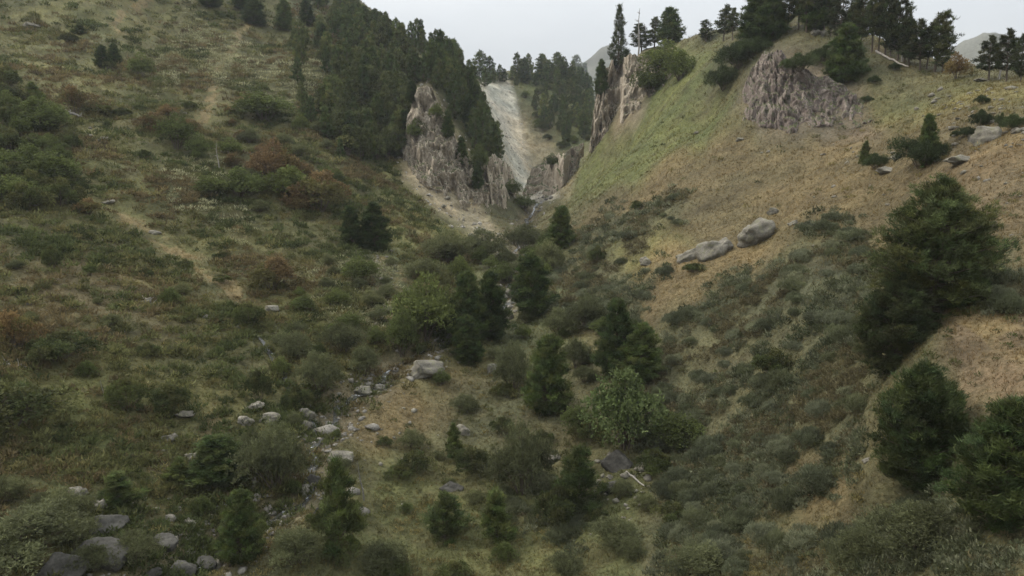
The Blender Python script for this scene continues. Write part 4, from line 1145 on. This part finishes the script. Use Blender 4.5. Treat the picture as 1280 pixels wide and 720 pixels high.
# ------------------------------------------------------------------ water in the bed
def mat_water():
    m, t, b = mat_new("stream_water")
    n = noise_node(t, 1.6, 6, 0.75); r = ramp(t, n.outputs[0], [(0.58, (0.035, 0.035, 0.03)), (0.68, (0.55, 0.57, 0.58))])
    t.links.new(r.outputs[0], b.inputs['Base Color']); b.inputs['Roughness'].default_value = 0.25; b.inputs['Specular IOR Level'].default_value = 0.5
    bp = t.nodes.new("ShaderNodeBump"); bp.inputs['Strength'].default_value = 0.6; bp.inputs['Distance'].default_value = 0.1
    t.links.new(n.outputs[0], bp.inputs['Height']); t.links.new(bp.outputs[0], b.inputs['Normal'])
    return m
M_WATER = mat_water()
def water(name, P, half, lift):
    P = P[::2]
    t = np.gradient(P, axis=0); t /= np.linalg.norm(t, axis=1, keepdims=True) + 1e-9
    nrm = np.stack([-t[:, 1], t[:, 0]], 1)
    hw = half * (0.7 + 0.5 * vnoise(np.arange(len(P)) / 4.0, 0 * P[:, 0], 0, 3))
    z = ground_z(P[:, 0], P[:, 1]) + lift
    V = np.concatenate([np.stack([*(P + nrm * (hw * s)[:, None]).T, z], 1) for s in (-1, -0.33, 0.33, 1)])
    n = len(P); i = np.arange(n - 1)
    F = np.concatenate([np.stack([i + k * n, i + 1 + k * n, i + 1 + (k + 1) * n, i + (k + 1) * n], 1) for k in range(3)])
    o = mesh_obj(name, V, F, M_WATER, smooth=True); o["kind"] = "structure"
GZ_now = GZ
water("stream", STREAM, 0.45, 0.15)
water("brook_water", BROOK, 0.35, 0.14)

# ------------------------------------------------------------------ ground cover nobody could count: grass, heath, broom, loose stones
VISMAX = np.maximum.accumulate(GZ / GR, axis=1)
VIS = (GZ / GR) > VISMAX - 0.012
def scatter(n, l0, l1, dens=None, seed=0):
    g = np.random.default_rng(seed)
    a = g.uniform(-0.80, 0.80, n); l = g.uniform(math.log(l0), math.log(l1), n)
    keep = grid_val(VIS.astype(float), a, l) > 0.3
    a, l = a[keep], l[keep]
    if dens is not None:
        k = g.uniform(size=len(a)) < dens(a, l); a, l = a[k], l[k]
    r = np.exp(l); x, y = r * np.sin(a), r * np.cos(a)
    return g, a, l, np.stack([x, y, grid_val(GZ, a, l)], 1)
def albedo(a, l): return grid_val(ALB, a, l)
def mask_fn(polys, soft=0.05):
    def f(a, l):
        m = np.zeros(a.shape)
        for pz, k in polys: m = np.maximum(m, k * patch_mask(pz, soft, a, l))
        return m
    return f
SCREE_M = mask_fn([([(600,96),(650,104),(662,200),(700,250),(660,262),(650,235),(634,180),(612,140)], 1), ([(505,210),(560,235),(650,300),(620,312),(560,275),(505,240)], 1), ([(515,105),(550,105),(605,230),(560,255),(500,200)], 1)], 0.03)
CLIFF_M = mask_fn([([(925,155),(955,50),(1010,70),(1085,110),(1085,155),(1000,165)], 1), ([(740,170),(760,75),(840,60),(850,100),(775,160)], 1)], 0.04)

# grass
g, a, l, P = scatter(260000, 22, 420, lambda a, l: np.clip(1.0 - SCREE_M(a, l) - 0.8 * CLIFF_M(a, l), 0, 1), 101)
r = np.exp(l)
c = albedo(a, l) * g.uniform(0.75, 1.45, (len(a), 1)) * np.array([1.1, 1.08, 0.98])
dry = (g.uniform(size=len(a)) < 0.17)[:, None]
c = np.where(dry, c * 0.5 + np.array([0.11, 0.09, 0.045]), c)
size = np.clip(0.22 * (r / 60) ** 0.7, 0.13, 0.9) * g.uniform(0.6, 1.3, len(a))
V, F, C = blades(P, np.tile([0, 0, 1.0], (len(P), 1)), size, size * 0.16, 5, 0.65, c, g)
o = mesh_obj("grass", V, F, M_STUFF, C); o["kind"] = "stuff"; o["label"] = "short mixed green and dry grass covering the slopes"

def clumps(name, n, l0, l1, dens, palette, R0, tall, nb, seed, label, lw=(0.5, 0.2), stretch=1.0):
    g, a, l, P = scatter(n, l0, l1, dens, seed)
    r = np.exp(l); m = len(P)
    R = R0 * np.clip((r / 70) ** 0.55, 0.6, 2.2) * g.uniform(0.55, 1.5, m)
    pal = np.array(palette) * 1.8
    w_ = fbm(P[:, 0] / 11, P[:, 1] / 11, 0, 3, seed) * 1.4 + g.normal(0, 0.45, m)
    idx = np.clip(((w_ + 1) / 2 * len(pal)).astype(int), 0, len(pal) - 1)
    col = pal[idx] * g.uniform(0.7, 1.35, (m, 1))
    d = np.concatenate([cushion_pts(g, m, 1, 1, 0.1)[:, None] for _ in range(nb)], 1)           # m, nb, 3
    st = np.array([stretch, 1.0, 1.0])
    Q = P[:, None] + d * R[:, None, None] * st * np.array([1, 1, tall]) * g.uniform(0.55, 1.0, (m, nb, 1))
    D = unit(d * np.array([1, 1, 0.6]) + np.array([0, 0, 0.8]))
    k = m * nb
    V, F, C = blades(Q.reshape(k, 3), D.reshape(k, 3), np.repeat(R * lw[0], nb), np.repeat(R * lw[1], nb), 2, 0.35, np.repeat(col, nb, 0), g, 0.3)
    o = mesh_obj(name, V, F, M_STUFF, C); o["kind"] = "stuff"; o["label"] = label
    return m
LEFT = [(-80,730),(-80,-60),(440,-40),(500,100),(500,200),(540,270),(600,330),(560,450),(430,520),(380,620),(200,740)]
SCRUB = [([(930,345),(1000,322),(1100,300),(1100,440),(1090,560),(1000,640),(850,640),(800,560),(830,450),(880,395)], .95), ([(705,288),(760,262),(870,262),(862,284),(800,300),(720,312)], 1), ([(690,330),(760,325),(840,347),(822,365),(790,390),(760,402),(690,380)], 1),
         ([(1015,285),(1085,268),(1090,290),(1020,302)], .9), ([(1230,345),(1290,338),(1290,372),(1235,376)], .9), ([(1070,640),(1150,606),(1240,672),(1290,700),(1180,715),(1080,700)], .8), ([(960,470),(1090,470),(1090,600),(960,600)], .4),
         ([(850,640),(1000,630),(1060,730),(820,730)], .35), ([(640,560),(760,600),(720,680),(600,660)], .3)]
left_m = mask_fn([(LEFT, 1)], 0.06); scrub_m = mask_fn(SCRUB, 0.05)
pale_m = mask_fn([([(185,62),(240,45),(300,62),(310,95),(250,100),(190,95)], 1), ([(325,92),(400,80),(470,78),(470,118),(380,130),(330,118)], 1), ([(430,320),(480,330),(480,420),(420,400)], .5), ([(395,340),(470,330),(470,420),(400,420)], .5), ([(230,260),(300,262),(300,300),(240,300)], .4), ([(215,215),(260,215),(265,235),(215,235)], .6)], 0.05)
patchy = lambda a, l, s, sc: sm(-0.35, 0.35, fbm(np.exp(l) * np.sin(a) / sc, np.exp(l) * np.cos(a) / sc, 0, 3, s))
clumps("heath", 52000, 28, 330, lambda a, l: left_m(a, l) * (0.42 + 0.58 * patchy(a, l, 7, 9)) * (1 - SCREE_M(a, l)) * sm(0.7, 1.8, grid_val(DT, a, l)), [(0.03, 0.04, 0.017), (0.043, 0.053, 0.023), (0.058, 0.064, 0.03), (0.05, 0.056, 0.026), (0.072, 0.07, 0.034), (0.064, 0.055, 0.032)], 0.6, 0.55, 30, 201, "low dark heath and scrub carpeting the left slope")
clumps("broom_thicket", 60000, 26, 200, lambda a, l: scrub_m(a, l) * sm(-0.7, -0.2, fbm(np.exp(l) * np.sin(a) / 4.5, np.exp(l) * np.cos(a) / 4.5, 0, 3, 37)), [(0.030, 0.038, 0.023), (0.042, 0.051, 0.033), (0.056, 0.066, 0.046), (0.072, 0.082, 0.061), (0.046, 0.054, 0.033), (0.058, 0.055, 0.035)], 0.48, 0.95, 40, 202, "grey-green broom thicket spreading over the lower right slope", (0.42, 0.17))
clumps("juniper_mat", 70000, 60, 330, pale_m, [(0.11, 0.12, 0.08), (0.145, 0.155, 0.112), (0.085, 0.092, 0.055), (0.14, 0.15, 0.105)], 0.5, 0.45, 26, 203, "pale creeping juniper mats in rows on the left slope", (0.45, 0.16), 2.2)
clumps("low_scrub", 24000, 24, 170, lambda a, l: np.clip(1 - left_m(a, l), 0, 1) * (0.06 + 0.9 * mask_fn([([(380,600),(500,440),(560,320),(720,300),(730,420),(840,560),(840,640),(1080,640),(1100,740),(150,740)], .8), ([(960,300),(1290,240),(1290,740),(960,740)], .12)], 0.06)(a, l) * patchy(a, l, 27, 4)), [(0.034, 0.042, 0.018), (0.05, 0.056, 0.027), (0.066, 0.07, 0.038), (0.08, 0.074, 0.036)], 0.34, 0.8, 24, 204, "low mixed scrub and weeds on the valley floor")

def stones(name, n, l0, l1, dens, s0, seed, mat, label):
    g, a, l, P = scatter(n, l0, l1, dens, seed); m = len(P); r = np.exp(l)
    V0, F0 = ico(1)
    sz = s0 * np.clip((r / 70) ** 0.6, 0.5, 3) * np.exp(g.normal(0, 0.5, m))
    sc = g.uniform(0.6, 1.3, (m, 1, 3)) * np.array([1, 1, 0.65])
    V = V0[None] * (1 + 0.28 * g.normal(size=(m, len(V0), 1))) * sc
    th = g.uniform(0, 2 * pi, m); cs, sn = np.cos(th)[:, None], np.sin(th)[:, None]
    V = np.stack([V[..., 0] * cs - V[..., 1] * sn, V[..., 0] * sn + V[..., 1] * cs, V[..., 2]], -1) * sz[:, None, None] + P[:, None]
    F = (F0[None] + (np.arange(m) * len(V0))[:, None, None]).reshape(-1, 3)
    o = mesh_obj(name, V.reshape(-1, 3), F, mat); o["kind"] = "stuff"; o["label"] = label
bed = lambda a, l: np.exp(-(grid_val(DS, a, l) / 2.6) ** 2) * sm(-0.7, 0.1, fbm(np.exp(l) * np.sin(a) / 3.5, np.exp(l) * np.cos(a) / 3.5, 0, 3, 57))
stones("stream_stones", 42000, 34, 300, bed, 0.22, 301, mat_rock("stream_rock", (0.075, 0.07, 0.06), (0.16, 0.148, 0.125), (0.25, 0.232, 0.195), 1.2, None, 0.1), "loose stones lining the stream bed")
stones("scree_stones", 50000, 100, 400, lambda a, l: SCREE_M(a, l) * 0.7, 0.10, 302, mat_rock("scree_rock", (0.16, 0.15, 0.125), (0.28, 0.262, 0.225), (0.40, 0.375, 0.335), 1.6, None, 0.1), "loose pale stones on the talus and scree")
stone_m = mask_fn([([(1160,110),(1290,102),(1290,180),(1190,185)], .5), ([(440,320),(490,325),(505,400),(470,400)], .9), ([(960,160),(1280,190),(1290,300),(980,300)], .05), ([(1040,180),(1290,180),(1290,260),(1100,250)], .18), ([(400,520),(520,490),(560,560),(420,600)], .15), ([(190,540),(290,550),(280,690),(190,690)], .15), ([(150,640),(290,640),(290,725),(170,725)], .55), ([(365,505),(412,505),(412,545),(370,545)], .8), ([(430,472),(492,472),(482,502),(430,502)], .8), ([(540,440),(640,440),(640,480),(540,490)], .12), ([(740,560),(830,580),(820,640),(730,640)], .35), ([(0,80),(200,80),(300,420),(0,420)], .012)], 0.05)
stones("loose_stones", 26000, 28, 200, stone_m, 0.16, 303, M_BOULDER, "small loose stones scattered in the grass")

# ------------------------------------------------------------------ single broom bushes standing out of the thicket
_nb = 0
for _ in range(4000):
    if _nb >= 170: break
    a_, l_ = rng.uniform(-0.05, 0.62), rng.uniform(math.log(32), math.log(110))
    if scrub_m(np.array([a_]), np.array([l_]))[0] < 0.3 or grid_val(VIS.astype(float), np.array([a_]), np.array([l_]))[0] < 0.5: continue
    r_ = math.exp(l_); x, y = r_ * sin(a_), r_ * cos(a_)
    if any((x - u) ** 2 + (y - v) ** 2 < 1.3 for u, v in globals().setdefault("_bp", [])): continue
    _bp.append((x, y))
    H = rng.uniform(0.6, 1.35)
    K_BROOM.put((x, y, float(ground_z(x, y))), H, H * rng.uniform(1.9, 2.8), "rounded grey-green broom bush standing in the thicket on the right slope", "broom bushes of the right slope", sink=0.08)
    _nb += 1
# ------------------------------------------------------------------ air
def haze():
    V = np.array([(x, y, z) for z in (-140.0, 330.0) for y in (-140.0, 2700.0) for x in (-2500.0, 2500.0)])
    F = np.array([(0, 2, 3, 1), (4, 5, 7, 6), (0, 1, 5, 4), (2, 6, 7, 3), (0, 4, 6, 2), (1, 3, 7, 5)])
    m = bpy.data.materials.new("haze_air"); m.use_nodes = True; t = m.node_tree
    for n in list(t.nodes):
        if n.type == 'BSDF_PRINCIPLED': t.nodes.remove(n)
    pv = t.nodes.new("ShaderNodeVolumePrincipled"); pv.inputs['Color'].default_value = (0.86, 0.90, 0.95, 1); pv.inputs['Density'].default_value = 0.00013
    t.links.new(pv.outputs[0], t.nodes["Material Output"].inputs['Volume'])
    o = mesh_obj("haze", V, F, m); o["kind"] = "stuff"; o["label"] = "thin pale haze over the valley"
haze()
